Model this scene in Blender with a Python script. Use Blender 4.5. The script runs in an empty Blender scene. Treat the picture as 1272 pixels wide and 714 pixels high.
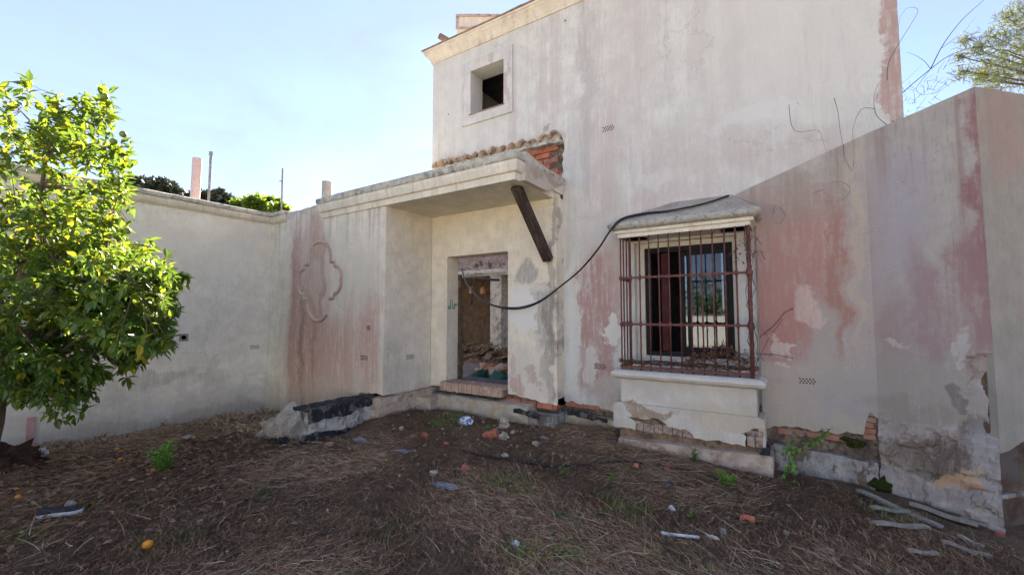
import bpy, bmesh, math, random
import numpy as np
from mathutils import Vector, Matrix, noise as mnoise
from mathutils.geometry import tessellate_polygon
random.seed(7); rng = np.random.default_rng(11)
SC = bpy.context.scene
C = SC.collection
R = math.radians

# ---------------------------------------------------------------- camera
F, CX, CY, PITCH, YAW, EYE = 527.0, 636.0, 357.0, math.atan(33 / 527.0), R(32.7), 1.6
cam = bpy.data.objects.new('camera', bpy.data.cameras.new('camera')); C.objects.link(cam)
cam.data.sensor_width = 36; cam.data.lens = 36 * F / 1272
cam.data.clip_start = .05; cam.data.clip_end = 2000
cam.location = (0, 0, EYE); cam.rotation_euler = (R(90) + PITCH, 0, YAW)
SC.camera = cam

# ---------------------------------------------------------------- sky, sun, exposure
SUN_EL, SUN_AZ = 30.0, -36.0            # azimuth from +Y, positive towards +X
w = bpy.data.worlds.new('World'); SC.world = w; w.use_nodes = True
nt = w.node_tree; nt.nodes.clear()
sky = nt.nodes.new('ShaderNodeTexSky'); sky.sky_type = 'NISHITA'; sky.sun_disc = False
sky.sun_elevation = R(SUN_EL); sky.sun_rotation = R(SUN_AZ)
sky.air_density = 1.0; sky.dust_density = .05; sky.ozone_density = 1.5
tc = nt.nodes.new('ShaderNodeTexCoord')
mp = nt.nodes.new('ShaderNodeMapping'); mp.inputs['Scale'].default_value = (1.0, 1.6, 3.4); mp.inputs['Rotation'].default_value = (.3, .2, .5)
nz = nt.nodes.new('ShaderNodeTexNoise'); nz.inputs['Scale'].default_value = 2.2; nz.inputs['Detail'].default_value = 7; nz.inputs['Roughness'].default_value = .58; nz.inputs['Distortion'].default_value = .6
mr = nt.nodes.new('ShaderNodeMapRange'); mr.inputs['From Min'].default_value = .36; mr.inputs['From Max'].default_value = .76; mr.inputs['To Min'].default_value = .28; mr.inputs['To Max'].default_value = .78
mx = nt.nodes.new('ShaderNodeMix'); mx.data_type = 'RGBA'; mx.inputs['B'].default_value = (1.65, 1.88, 2.55, 1)
bg = nt.nodes.new('ShaderNodeBackground'); bg.inputs['Strength'].default_value = .052
wo = nt.nodes.new('ShaderNodeOutputWorld')
L = nt.links.new
L(tc.outputs['Generated'], mp.inputs['Vector']); L(mp.outputs[0], nz.inputs['Vector']); L(nz.outputs['Fac'], mr.inputs['Value'])
tn = nt.nodes.new('ShaderNodeMix'); tn.data_type = 'RGBA'; tn.blend_type = 'MULTIPLY'; tn.inputs['Factor'].default_value = 1; tn.inputs['B'].default_value = (.84, .79, .96, 1)
L(sky.outputs[0], tn.inputs['A']); L(mr.outputs[0], mx.inputs['Factor']); L(tn.outputs['Result'], mx.inputs['A']); L(mx.outputs['Result'], bg.inputs['Color']); L(bg.outputs[0], wo.inputs[0])
sun = bpy.data.objects.new('sun', bpy.data.lights.new('sun', 'SUN')); C.objects.link(sun)
sun.data.energy = 5.0; sun.data.angle = R(.5); sun.data.color = (1, .93, .82)
sd = Vector((math.sin(R(SUN_AZ)) * math.cos(R(SUN_EL)), math.cos(R(SUN_AZ)) * math.cos(R(SUN_EL)), math.sin(R(SUN_EL))))
sun.rotation_euler = sd.to_track_quat('Z', 'Y').to_euler(); sun.location = (0, 0, 20)
vs = SC.view_settings; vs.view_transform = 'Standard'; vs.look = 'None'; vs.gamma = 1; vs.exposure = 2.92
SC.cycles.max_bounces = 7; SC.cycles.diffuse_bounces = 4; SC.cycles.transparent_max_bounces = 8

# ---------------------------------------------------------------- measuring helpers (pixel of the photograph -> point on a real plane)
def ray(x, y):
    a = (x - CX) / F; b = -(y - CY) / F
    f = math.cos(PITCH) - b * math.sin(PITCH); u = math.sin(PITCH) + b * math.cos(PITCH)
    c, s = math.cos(YAW), math.sin(YAW)
    return Vector((a * c - f * s, a * s + f * c, u))
O = Vector((0, 0, EYE))
def aY(x, y, v): r = ray(x, y); return O + r * (v / r.y)
def aX(x, y, v): r = ray(x, y); return O + r * (v / r.x)
def aP(x, y, p, n):
    r = ray(x, y); return O + r * ((Vector(p) - O).dot(n) / r.dot(n))

# ---------------------------------------------------------------- object helpers
def tag(o, label=None, cat=None, group=None, kind=None):
    if label: o['label'] = label
    if cat: o['category'] = cat
    if group: o['group'] = group
    if kind: o['kind'] = kind
    return o
def empty(name, loc, label, cat, group=None, rz=0):
    o = bpy.data.objects.new(name, None); o.location = loc; o.rotation_euler = (0, 0, rz); o.empty_display_size = .2
    C.objects.link(o); return tag(o, label, cat, group)
def link(name, me, mat=None, parent=None, world=True):
    o = bpy.data.objects.new(name, me); C.objects.link(o)
    if mat is not None:
        for m in (mat if isinstance(mat, (list, tuple)) else [mat]): me.materials.append(m)
    if parent is not None:
        o.parent = parent
        if world:                       # geometry was written in world coordinates
            p = parent; loc = Vector((0, 0, 0))
            M = Matrix.Identity(4)
            chain = []
            while p is not None: chain.append(p); p = p.parent
            for q in reversed(chain): M = M @ q.matrix_parent_inverse @ Matrix.LocRotScale(q.location, q.rotation_euler, q.scale)
            o.matrix_parent_inverse = M.inverted()
    return o
class MB:
    def __init__(s): s.v = []; s.f = []; s.m = []
    def add(s, vs, fs, mi=0):
        n = len(s.v); s.v += [tuple(a) for a in vs]; s.f += [tuple(i + n for i in f) for f in fs]; s.m += [mi] * len(fs); return s
    def box(s, a, b, mi=0):
        x0, y0, z0 = a; x1, y1, z1 = b
        return s.add([(x0, y0, z0), (x1, y0, z0), (x1, y1, z0), (x0, y1, z0), (x0, y0, z1), (x1, y0, z1), (x1, y1, z1), (x0, y1, z1)],
                     [(0, 3, 2, 1), (4, 5, 6, 7), (0, 1, 5, 4), (1, 2, 6, 5), (2, 3, 7, 6), (3, 0, 4, 7)], mi)
    def tube(s, pts, rad, n=8, mi=0, cap=True):
        pts = [Vector(p) for p in pts]; k = len(pts)
        rr = rad if isinstance(rad, (list, tuple)) else [rad] * k
        up = None; vs = []
        for i, p in enumerate(pts):
            t = (pts[min(i + 1, k - 1)] - pts[max(i - 1, 0)]).normalized()
            if up is None:
                up = Vector((0, 0, 1)) if abs(t.z) < .9 else Vector((1, 0, 0))
            side = t.cross(up).normalized(); up = side.cross(t).normalized()
            for j in range(n):
                a = 2 * math.pi * j / n; vs.append(p + side * math.cos(a) * rr[i] + up * math.sin(a) * rr[i])
        fs = [(i * n + j, i * n + (j + 1) % n, (i + 1) * n + (j + 1) % n, (i + 1) * n + j) for i in range(k - 1) for j in range(n)]
        if cap: fs += [tuple(range(n))[::-1], tuple(range((k - 1) * n, k * n))]
        return s.add(vs, fs, mi)
    def build(s, name, mat, parent=None, smooth=False, bevel=0, world=True):
        me = bpy.data.meshes.new(name); me.from_pydata(s.v, [], s.f); me.update()
        if any(s.m): me.polygons.foreach_set('material_index', s.m)
        if smooth: me.polygons.foreach_set('use_smooth', [True] * len(s.f))
        o = link(name, me, mat, parent, world)
        if bevel:
            b = o.modifiers.new('bevel', 'BEVEL'); b.width = bevel; b.segments = 2; b.limit_method = 'ANGLE'
        return o
def fn(x, y=0, z=0, s=1): return mnoise.noise(Vector((x * s, y * s, z * s)))
def jag(pts, step=.06, amp=.015, seed=0):
    """roughen a polyline"""
    out = []
    for a, b in zip(pts[:-1], pts[1:]):
        a = Vector(a); b = Vector(b); n = max(1, int((b - a).length / step)); d = (b - a).normalized(); q = Vector((-d.y, d.x))
        for i in range(n):
            p = a.lerp(b, i / n); out.append(tuple(p + q * fn(p.x + seed, p.y, seed, 9) * amp * (0 if i == 0 else 1) + q * fn(p.x, p.y + seed, 3, 31) * amp * .6))
    out.append(tuple(pts[-1])); return out
def slab_poly(mb, outer, holes, mapf, d0, d1, mi=0):
    """polygon with holes in (u,v), extruded from depth d0 to d1; mapf(u,v,d)->xyz"""
    loops = [outer] + list(holes)
    tri = tessellate_polygon([[Vector((u, v, 0)) for u, v in l] for l in loops])
    flat = [p for l in loops for p in l]; n = len(flat)
    vs = [mapf(u, v, d0) for u, v in flat] + [mapf(u, v, d1) for u, v in flat]
    fs = [tuple(t) for t in tri] + [tuple(i + n for i in reversed(t)) for t in tri]
    o = 0
    for l in loops:
        k = len(l)
        for i in range(k): a, b = o + i, o + (i + 1) % k; fs.append((a, b, b + n, a + n))
        o += k
    mb.add(vs, fs, mi)
    return mb
def fixn(o):
    bm = bmesh.new(); bm.from_mesh(o.data); bmesh.ops.recalc_face_normals(bm, faces=bm.faces[:]); bm.to_mesh(o.data); bm.free(); return o
def mY(u, v, d): return (u, d, v)
def mX(u, v, d): return (d, u, v)
def sweep(mb, path, prof, out, closed_prof=True):
    """profile [(offset outwards, z)] along a plan path [(x,y)], `out` = outward side (+1 right of direction, -1 left), mitred"""
    path = [Vector(p) for p in path]; k = len(path); n = len(prof); vs = []
    for i, p in enumerate(path):
        d0 = (p - path[i - 1]).normalized() if i else None
        d1 = (path[i + 1] - p).normalized() if i < k - 1 else None
        if d0 is None: d0 = d1
        if d1 is None: d1 = d0
        n0 = Vector((d0.y, -d0.x)) * out; n1 = Vector((d1.y, -d1.x)) * out
        m = (n0 + n1); m = m / max(.2, m.dot(n0)) if m.length > 0 else n0
        for o_, z in prof: vs.append((p.x + m.x * o_, p.y + m.y * o_, z))
    fs = [(i * n + j, i * n + (j + 1) % n, (i + 1) * n + (j + 1) % n, (i + 1) * n + j) for i in range(k - 1) for j in range(n)]
    fs += [tuple(range(n)), tuple(range((k - 1) * n, k * n))[::-1]]
    mb.add(vs, fs); return mb
def densify(path, step=.12, amp=.004, s=5):
    out = []
    for a, b in zip(path[:-1], path[1:]):
        a = Vector(a); b = Vector(b); n = max(1, int((b - a).length / step))
        for i in range(n): out.append(tuple(a.lerp(b, i / n)))
    out.append(tuple(path[-1])); return out
def rough(o, amp, s=6, amp2=0, s2=20, mask=None):
    for v in o.data.vertices:
        p = v.co; d = mnoise.noise_vector(p * s) * amp + mnoise.noise_vector(p * s2) * amp2
        if mask: d = d * mask(p)
        v.co = p + d
    return o
def subdiv(o, cuts_len):
    bm = bmesh.new(); bm.from_mesh(o.data)
    for _ in range(7):
        es = [e for e in bm.edges if e.calc_length() > cuts_len]
        if not es: break
        bmesh.ops.subdivide_edges(bm, edges=es, cuts=1)
        bmesh.ops.triangulate(bm, faces=[f for f in bm.faces if len(f.verts) > 4])
    bmesh.ops.recalc_face_normals(bm, faces=bm.faces[:])
    bm.to_mesh(o.data); bm.free(); return o

# ---------------------------------------------------------------- materials
class N:
    def __init__(s, name, rough=.9, spec=.25):
        s.m = bpy.data.materials.new(name); s.m.use_nodes = True; s.t = s.m.node_tree
        s.b = s.t.nodes['Principled BSDF']; s.b.inputs['Roughness'].default_value = rough; s.b.inputs['Specular IOR Level'].default_value = spec
        g = s.t.nodes.new('ShaderNodeNewGeometry'); s.pos = g.outputs['Position']
    def nd(s, k): return s.t.nodes.new(k)
    def put(s, sock, v):
        if isinstance(v, bpy.types.NodeSocket): s.t.links.new(v, sock)
        elif v is not None:
            if isinstance(v, (tuple, list)) and len(v) == 3 and sock.type == 'RGBA': v = (*v, 1)
            sock.default_value = v
    def math(s, op, a, b=None, c=None, clamp=False):
        n = s.nd('ShaderNodeMath'); n.operation = op; n.use_clamp = clamp; s.put(n.inputs[0], a); s.put(n.inputs[1], b)
        if c is not None: s.put(n.inputs[2], c)
        return n.outputs[0]
    def vm(s, op, a, b=None, out=0):
        n = s.nd('ShaderNodeVectorMath'); n.operation = op; s.put(n.inputs[0], a)
        if b is not None: s.put(n.inputs[1], b)
        return n.outputs[out]
    def noise(s, vec, scale=5, det=4, rough=.55, dist=0, col=False):
        n = s.nd('ShaderNodeTexNoise'); s.put(n.inputs['Vector'], vec); n.inputs['Scale'].default_value = scale; n.inputs['Detail'].default_value = det
        n.inputs['Roughness'].default_value = rough; n.inputs['Distortion'].default_value = dist
        return n.outputs['Color' if col else 'Fac']
    def voro(s, vec, scale=5, out='Distance', feat='F1'):
        n = s.nd('ShaderNodeTexVoronoi'); n.feature = feat; s.put(n.inputs['Vector'], vec); n.inputs['Scale'].default_value = scale; return n.outputs[out]
    def mr(s, v, a, b, c=0, d=1, smooth=True):
        n = s.nd('ShaderNodeMapRange'); n.interpolation_type = 'SMOOTHSTEP' if smooth else 'LINEAR'
        for i, q in enumerate((v, a, b, c, d)): s.put(n.inputs[i], q)
        return n.outputs[0]
    def mix(s, f, a, b, mode='MIX'):
        n = s.nd('ShaderNodeMix'); n.data_type = 'RGBA'; n.blend_type = mode; s.put(n.inputs[0], f); s.put(n.inputs[6], a); s.put(n.inputs[7], b); return n.outputs[2]
    def sep(s, v):
        n = s.nd('ShaderNodeSeparateXYZ'); s.put(n.inputs[0], v); return n.outputs
    def scale(s, v, sc): return s.vm('MULTIPLY', v, sc)
    def bump(s, h, strength=.4, dist=.01):
        n = s.nd('ShaderNodeBump'); n.inputs['Strength'].default_value = strength; n.inputs['Distance'].default_value = dist; s.put(n.inputs['Height'], h)
        s.t.links.new(n.outputs[0], s.b.inputs['Normal'])
    def col(s, c): s.put(s.b.inputs['Base Color'], c); return s.m

def plaster(name, base, blobs=(), ax='X', grime=.5, top=None, streak=(.42, .36, .31), sk=.5, speck=.25, tint2=None, bump=.5, streakpink=None, warm=(1.06, 1.0, .915)):
    """old lime render: mottled base, vertical runs, located stains [(u,z,ru,rz,colour,strength,edge)]"""
    q = N(name, .93, .15); P = q.pos
    x, y, z = q.sep(P)
    u = x if ax == 'X' else y
    wob = q.noise(P, 2.2, 5, .6, 0, True)
    D = q.vm('ADD', P, q.vm('MULTIPLY', q.vm('SUBTRACT', wob, (.5, .5, .5)), (.55, .55, .75)))
    run = q.noise(q.scale(P, (9, 9, .35)), 1.0, 5, .62)          # long vertical runs
    run2 = q.noise(q.scale(P, (26, 26, 1.6)), 1.0, 4, .65)
    fine = q.noise(P, 34, 6, .7)
    med = q.noise(P, 4.5, 6, .62)
    c = q.mix(q.mr(med, .35, .68), tuple(v * .90 for v in base), tuple(min(.8, v * 1.07) for v in base))
    if tint2: c = q.mix(q.mr(q.noise(P, 1.3, 4, .6), .42, .62, 0, .8), c, tint2)
    c = q.mix(q.math('MULTIPLY', q.mr(run, .50, .72), sk), c, streak)
    if streakpink: c = q.mix(q.math('MULTIPLY', q.mr(q.noise(q.scale(q.vm('ADD', P, (5, 3, 2)), (6, 6, .4)), 1, 5, .6), .5, .68), .6), c, streakpink)
    c = q.mix(q.math('MULTIPLY', q.mr(run2, .54, .74), sk * .5), c, tuple(v * .8 for v in streak))
    scr = q.noise(q.scale(P, (70, 70, 9)), 1.0, 3, .7)
    c = q.mix(q.math('MULTIPLY', q.mr(scr, .52, .72), .28), c, tuple(min(.8, v * 1.16) for v in base))
    c = q.mix(q.math('MULTIPLY', q.mr(scr, .46, .30), .30), c, tuple(v * .62 for v in streak))
    blot = q.noise(q.vm('ADD', P, (11, 4, 8)), 11, 6, .72, .4)
    c = q.mix(q.math('MULTIPLY', q.mr(blot, .56, .66), .30), c, tuple(v * .72 for v in base))
    wear = q.mr(q.math('ADD', q.math('MULTIPLY', q.noise(q.scale(P, (24, 24, 3.2)), 1.0, 6, .7), .65), q.math('MULTIPLY', q.noise(P, 16, 6, .75), .35)), .38, .54, .45, 1.0)
    brk = q.math('MULTIPLY', q.math('ADD', fine, q.math('ADD', run2, q.math('MULTIPLY', q.math('ADD', med, scr), .5))), .3333)
    for (bu, bz, ru, rz, bc, st, edge) in blobs:
        k = (1 / ru, 1 / ru, 1 / rz); cc = (bu, 0, bz) if ax == 'X' else (0, bu, bz)
        mask = (1, 0, 1) if ax == 'X' else (0, 1, 1)
        d = q.vm('LENGTH', q.vm('MULTIPLY', q.vm('MULTIPLY', q.vm('SUBTRACT', D, cc), k), mask), out=1)
        d = q.math('ADD', d, q.math('MULTIPLY', q.math('SUBTRACT', brk, .5), -2.6 if edge < .3 else -1.6))
        f = q.mr(d, 1 + edge * .5, 1 - edge * .6)
        f = q.math('MULTIPLY', f, q.math('MULTIPLY', wear, st) if edge > .2 else st)
        c = q.mix(f, c, bc)
    if top is not None:                                             # sooty runs below the coping
        a = q.mr(z, top - 1.0, top, 0, 1)
        c = q.mix(q.math('MULTIPLY', q.math('MULTIPLY', a, q.mr(run, .46, .66)), .5), c, (.25, .21, .18))
    cw_ = q.voro(q.vm('ADD', P, q.vm('MULTIPLY', q.vm('SUBTRACT', q.noise(P, 5, 5, .7, 0, True), (.5, .5, .5)), (.5, .5, .5))), .9, 'Distance', 'DISTANCE_TO_EDGE')
    c = q.mix(q.math('MULTIPLY', q.mr(cw_, .006, .002), q.mr(q.noise(P, .8, 3, .6), .56, .62, 0, .4)), c, (.20, .165, .14))
    if grime: c = q.mix(q.math('MULTIPLY', q.mr(q.math('ADD', z, q.math('MULTIPLY', med, .9)), 1.25, .45), grime), c, (.27, .235, .19))
    c = q.mix(q.math('MULTIPLY', q.mr(fine, .35, .25), speck), c, (.16, .13, .11))
    c = q.mix(q.math('MULTIPLY', q.mr(q.noise(P, 90, 3, .7), .40, .68), .22), c, tuple(v * .75 for v in base))
    c = q.mix(1.0, c, warm, 'MULTIPLY')
    q.bump(q.math('ADD', q.math('MULTIPLY', fine, .6), q.math('MULTIPLY', med, .8)), bump, .012)
    return q.col(c)

def mottled(name, a, b, scale=6, rough=.9, bump=.5, bdist=.01, third=None, spec=.2, stretch=None, det=6, metal=0):
    q = N(name, rough, spec); P = q.pos
    if stretch: P = q.scale(P, stretch)
    n1 = q.noise(P, scale, det, .65); n2 = q.noise(P, scale * 5.3, 5, .7)
    c = q.mix(q.mr(n1, .36, .64), a, b)
    c = q.mix(q.mr(n2, .45, .75, 0, .5), c, tuple(v * .6 for v in a))
    if third: c = q.mix(q.mr(q.noise(q.vm('ADD', P, (7, 1, 3)), scale * .7, 6, .7), .52, .60), c, third)
    if bump: q.bump(q.math('ADD', n1, n2), bump, bdist)
    if metal: q.b.inputs['Metallic'].default_value = metal
    return q.col(c)
def plain(name, c, rough=.8, spec=.3, metal=0):
    q = N(name, rough, spec); q.b.inputs['Metallic'].default_value = metal
    n = q.noise(q.pos, 25, 4, .6); return q.col(q.mix(q.mr(n, .3, .7), tuple(v * .78 for v in c), c))
def leafmat(name, c, c2, trans=.45):
    q = N(name, .42, .45); n = q.nd('ShaderNodeObjectInfo')
    v = q.noise(q.pos, 9, 3, .6)
    cc = q.mix(q.mr(v, .35, .65), c, c2); q.col(cc)
    t = q.nd('ShaderNodeBsdfTranslucent'); q.put(t.inputs['Color'], q.mix(.5, cc, (min(.8, c[0] * 3.2), min(.8, c[1] * 2.5), c[2] * 1.6)))
    ms = q.nd('ShaderNodeMixShader'); ms.inputs[0].default_value = trans
    o = q.t.nodes['Material Output']; q.t.links.new(q.b.outputs[0], ms.inputs[1]); q.t.links.new(t.outputs[0], ms.inputs[2]); q.t.links.new(ms.outputs[0], o.inputs['Surface'])
    return q.m

CREAM = (.66, .615, .52); PALE = (.63, .60, .545); PINK = (.43, .235, .20); ROSE = (.47, .29, .255); WHITE = (.74, .72, .67); GREY = (.36, .35, .335)
DARK = (.12, .105, .09); TAN = (.46, .35, .24)
M = {}
M['cornice'] = plaster('cornice_plaster', (.70, .67, .59), (), grime=0, sk=.55, streak=(.45, .34, .25), speck=.4)
M['leftwall'] = plaster('left_wall_plaster', (.77, .74, .655), [  # cream base lightened further to stand in for light reaching this wall
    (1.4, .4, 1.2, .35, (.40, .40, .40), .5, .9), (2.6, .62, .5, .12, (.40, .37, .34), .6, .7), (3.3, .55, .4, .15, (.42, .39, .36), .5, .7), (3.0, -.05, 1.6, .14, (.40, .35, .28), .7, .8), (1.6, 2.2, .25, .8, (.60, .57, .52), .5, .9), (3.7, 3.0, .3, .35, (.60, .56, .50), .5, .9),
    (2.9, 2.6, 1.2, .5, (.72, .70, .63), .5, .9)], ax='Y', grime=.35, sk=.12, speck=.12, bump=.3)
M['strip'] = plaster('corner_pier_plaster', (.72, .70, .62), [(-7.65, 1.2, .12, 1.6, (.45, .38, .33), .35, .8)], grime=.4, sk=.2, top=3.35, speck=.2)
M['front'] = plaster('front_wall_plaster', (.69, .655, .585), [
    (-7.35, 1.5, .10, 2.6, (.55, .52, .47), .7, .6), (-7.22, 2.4, .14, .75, (.42, .25, .215), 1.0, .6), (-7.25, 1.3, .10, 1.2, (.30, .19, .15), .8, .7),
    (-6.85, 1.3, .55, 1.9, (.47, .30, .26), 1.0, .8), (-6.75, 2.75, .5, .45, (.47, .40, .36), .6, .8), (-6.6, 2.9, .22, .35, (.44, .27, .23), .7, .7), (-6.5, 2.15, .32, .4, (.55, .44, .38), .8, .6), (-6.95, 2.3, .08, .9, (.58, .52, .46), .6, .6),
    (-6.42, 2.1, .07, .8, (.36, .24, .2), .7, .6), (-6.15, .95, .6, .7, (.51, .345, .30), .9, .9), (-5.25, 1.15, .28, .9, (.50, .33, .29), .9, .9), (-6.95, .9, .07, 1.3, (.26, .16, .12), .7, .6), (-6.65, .8, .05, 1.0, (.40, .22, .17), .6, .6),
    (-5.7, 1.2, .12, .9, (.50, .32, .28), .5, .8), (-6.3, 3.45, 1.5, .1, (.30, .27, .24), .5, .8), (-6.0, .35, 1.1, .22, (.50, .44, .36), .6, .6), (-5.65, 2.3, .7, .6, (.62, .58, .50), .6, .9)], grime=.25, sk=.5, top=3.5, speck=.3)
M['recess'] = plaster('porch_plaster', (.74, .69, .575), [
    (-3.05, 2.2, .17, .22, (.33, .325, .31), .85, .4), (-2.78, 1.55, .22, .48, (.36, .35, .33), .85, .4), (-3.12, 1.65, .26, .28, (.72, .72, .69), .95, .15), (-3.0, 1.9, .35, .1, (.70, .69, .66), .6, .4),
    (-2.72, 1.0, .08, .8, (.22, .20, .17), .75, .6), (-3.1, .75, .45, .35, (.62, .59, .53), .6, .6), (-3.25, .62, .12, .10, ROSE, .7, .3), (-2.95, .75, .1, .1, ROSE, .6, .3), (-3.3, .9, .07, .2, ROSE, .5, .4), (-2.66, 2.3, .05, 1.4, (.25, .22, .19), .7, .6)], grime=.0, sk=.08, speck=.15, bump=.35)
M['reveal'] = plaster('porch_side_plaster', (.67, .645, .56), [(4.3, .8, .35, .5, (.42, .40, .35), .5, .8), (4.9, .6, .2, .3, (.45, .42, .37), .4, .8)], ax='Y', grime=.35, sk=.1, speck=.15, bump=.35)
M['tower'] = plaster('tower_plaster', (.64, .62, .565), [
    (-4.3, 5.3, .9, 1.1, (.62, .60, .56), .6, .9), (.1, 4.9, 1.1, 1.7, (.62, .595, .535), .85, .8), (-1.6, 5.2, .35, 1.4, (.53, .465, .43), .55, .9), (-2.25, 4.7, .12, 1.6, (.40, .36, .33), .55, .8),
    (-1.95, 3.6, .25, .9, (.50, .40, .35), .5, .8), (-.9, 3.5, .7, .45, (.52, .44, .39), .55, .8), (.05, 3.35, .6, .25, (.50, .42, .375), .6, .7), (-1.2, 2.95, .6, .22, (.52, .41, .38), .55, .7),
    (-2.1, 1.55, .33, 1.05, (.43, .255, .22), 1.0, .5), (-2.05, .75, .4, .2, (.43, .28, .24), .8, .5), (-1.82, 2.3, .2, .55, (.50, .385, .35), .75, .6), (-2.2, 2.75, .35, .3, (.56, .52, .47), .6, .7),
    (-2.45, 1.3, .10, 1.0, (.66, .64, .58), .9, .4), (-1.93, 1.42, .14, .22, (.68, .655, .58), .95, .15), (-1.78, .85, .16, .4, (.64, .61, .55), .85, .4), (-2.2, .9, .08, .3, (.66, .63, .57), .8, .3), (-2.0, .6, .3, .10, (.50, .45, .38), .7, .5),
    (-2.45, 3.9, .1, .7, (.50, .47, .43), .5, .7), (-.55, 2.6, .4, .5, (.50, .41, .37), .6, .7),
    (1.0, 4.6, .13, 2.2, (.43, .29, .25), 1.0, .3), (-3.4, 4.55, .12, .2, (.50, .44, .40), .5, .6), (-2.9, 5.1, .08, .9, (.52, .44, .40), .5, .8), (-.75, 5.4, .1, 1.2, (.53, .48, .44), .5, .8), (-.4, 4.3, .1, 1.0, (.54, .485, .44), .4, .8),
    (-.2, 3.8, .5, .12, (.66, .64, .60), .7, .5), (-1.35, 3.3, .25, .12, (.66, .63, .59), .6, .5)],
    grime=.35, sk=.5, streak=(.43, .37, .33), speck=.3, streakpink=(.53, .46, .43), bump=.5, warm=(1.0, 1.0, .96))
M['slope'] = plaster('sloping_wall_plaster', (.40, .375, .345), [  # dirty render, base also darkened for the dimmer light at the right
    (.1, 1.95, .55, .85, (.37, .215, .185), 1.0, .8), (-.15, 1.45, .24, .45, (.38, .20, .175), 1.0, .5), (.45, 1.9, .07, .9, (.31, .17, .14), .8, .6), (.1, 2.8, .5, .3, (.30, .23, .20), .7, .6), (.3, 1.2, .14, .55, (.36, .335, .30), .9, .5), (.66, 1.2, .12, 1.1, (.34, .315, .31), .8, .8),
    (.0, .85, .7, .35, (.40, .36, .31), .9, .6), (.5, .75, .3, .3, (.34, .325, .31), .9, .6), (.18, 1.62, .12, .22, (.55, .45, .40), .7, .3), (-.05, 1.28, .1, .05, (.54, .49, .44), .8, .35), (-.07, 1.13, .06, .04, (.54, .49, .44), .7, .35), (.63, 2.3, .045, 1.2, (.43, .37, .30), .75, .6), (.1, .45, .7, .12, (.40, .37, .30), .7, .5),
    (.78, 2.0, .08, 1.6, (.36, .30, .285), .8, .9), (.95, 2.2, .22, 1.0, (.38, .365, .385), .8, .9),  # tones soften the light edge at the bend; lavender paints in bluish skylight
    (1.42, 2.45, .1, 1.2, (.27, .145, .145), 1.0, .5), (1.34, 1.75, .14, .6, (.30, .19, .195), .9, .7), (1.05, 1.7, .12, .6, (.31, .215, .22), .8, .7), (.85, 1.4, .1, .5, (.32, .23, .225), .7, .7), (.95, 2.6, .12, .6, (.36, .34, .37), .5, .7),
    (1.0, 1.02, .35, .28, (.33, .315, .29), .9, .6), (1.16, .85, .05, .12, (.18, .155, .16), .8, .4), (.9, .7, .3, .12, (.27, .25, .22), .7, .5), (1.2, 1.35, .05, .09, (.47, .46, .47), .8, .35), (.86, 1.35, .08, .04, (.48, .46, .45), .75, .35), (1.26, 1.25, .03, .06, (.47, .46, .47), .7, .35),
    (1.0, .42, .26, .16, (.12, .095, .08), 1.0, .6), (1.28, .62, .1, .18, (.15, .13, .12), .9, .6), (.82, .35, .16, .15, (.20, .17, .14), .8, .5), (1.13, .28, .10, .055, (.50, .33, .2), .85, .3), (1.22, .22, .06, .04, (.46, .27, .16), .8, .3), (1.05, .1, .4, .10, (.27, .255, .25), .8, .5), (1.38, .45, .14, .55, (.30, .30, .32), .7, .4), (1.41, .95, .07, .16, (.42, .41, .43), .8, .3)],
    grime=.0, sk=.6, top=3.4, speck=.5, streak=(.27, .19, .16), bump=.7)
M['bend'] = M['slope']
M['right'] = plaster('far_right_plaster', (.30, .29, .255), [(1.62, 3.1, .2, .4, (.33, .22, .19), .6, .7), (1.9, 1.0, .4, .6, (.31, .29, .28), .6, .8), (1.75, 1.4, .1, .5, (.33, .26, .24), .5, .7)], grime=.2, sk=.5, top=3.7, streak=(.25, .23, .2), speck=.3)  # base darkened to carry the dimmer light on this side
M['sill'] = plaster('window_sill_plaster', (.58, .56, .50), [(-1.3, .47, .3, .07, (.30, .22, .15), .9, .25), (-.5, .5, .5, .1, (.50, .42, .30), .6, .5), (-1.2, .8, .3, .1, (.46, .44, .40), .5, .7), (-.3, .7, .1, .3, (.42, .4, .36), .5, .6)], grime=.15, sk=.2, speck=.3)
M['hood'] = mottled('weathered_hood_stone', (.50, .465, .38), (.66, .62, .51), 22, .95, 1.0, .02, (.36, .33, .26))
M['coping'] = mottled('weathered_coping', (.42, .385, .31), (.58, .54, .45), 9, .95, .7, .010, (.26, .235, .19))
M['foot'] = mottled('concrete_footing', (.40, .34, .25), (.52, .46, .36), 7, .95, .8, .02, (.46, .33, .2))
M['footgrey'] = mottled('grey_footing', (.27, .25, .215), (.43, .41, .37), 8, .95, .9, .02, (.17, .13, .095), stretch=(1, 1, .6))
M['plinth'] = mottled('stained_plinth', (.42, .32, .23), (.52, .44, .35), 9, .95, .6, .01, (.34, .22, .15))
M['plinthbrown'] = mottled('brown_mortar_band', (.20, .13, .08), (.32, .22, .14), 9, .95, .8, .02, (.13, .09, .06))
M['tilepiece'] = mottled('hollow_tile', (.34, .25, .19), (.46, .36, .28), 20, .9, .7, .008, (.25, .16, .11))
M['earthy'] = mottled('broken_mortar', (.13, .10, .075), (.27, .20, .14), 14, .97, 1.0, .03, (.34, .26, .17))
M['bitumen'] = mottled('bitumen', (.018, .018, .02), (.035, .035, .037), 14, .7, .8, .01, (.13, .12, .11))
M['paleblock'] = mottled('pale_concrete_block', (.40, .37, .32), (.54, .51, .45), 8, .95, .7, .012, (.24, .22, .19))
M['aggregate'] = None
q = N('exposed_aggregate', .95, .2); v1 = q.voro(q.pos, 34); v2 = q.voro(q.pos, 90)
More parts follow.
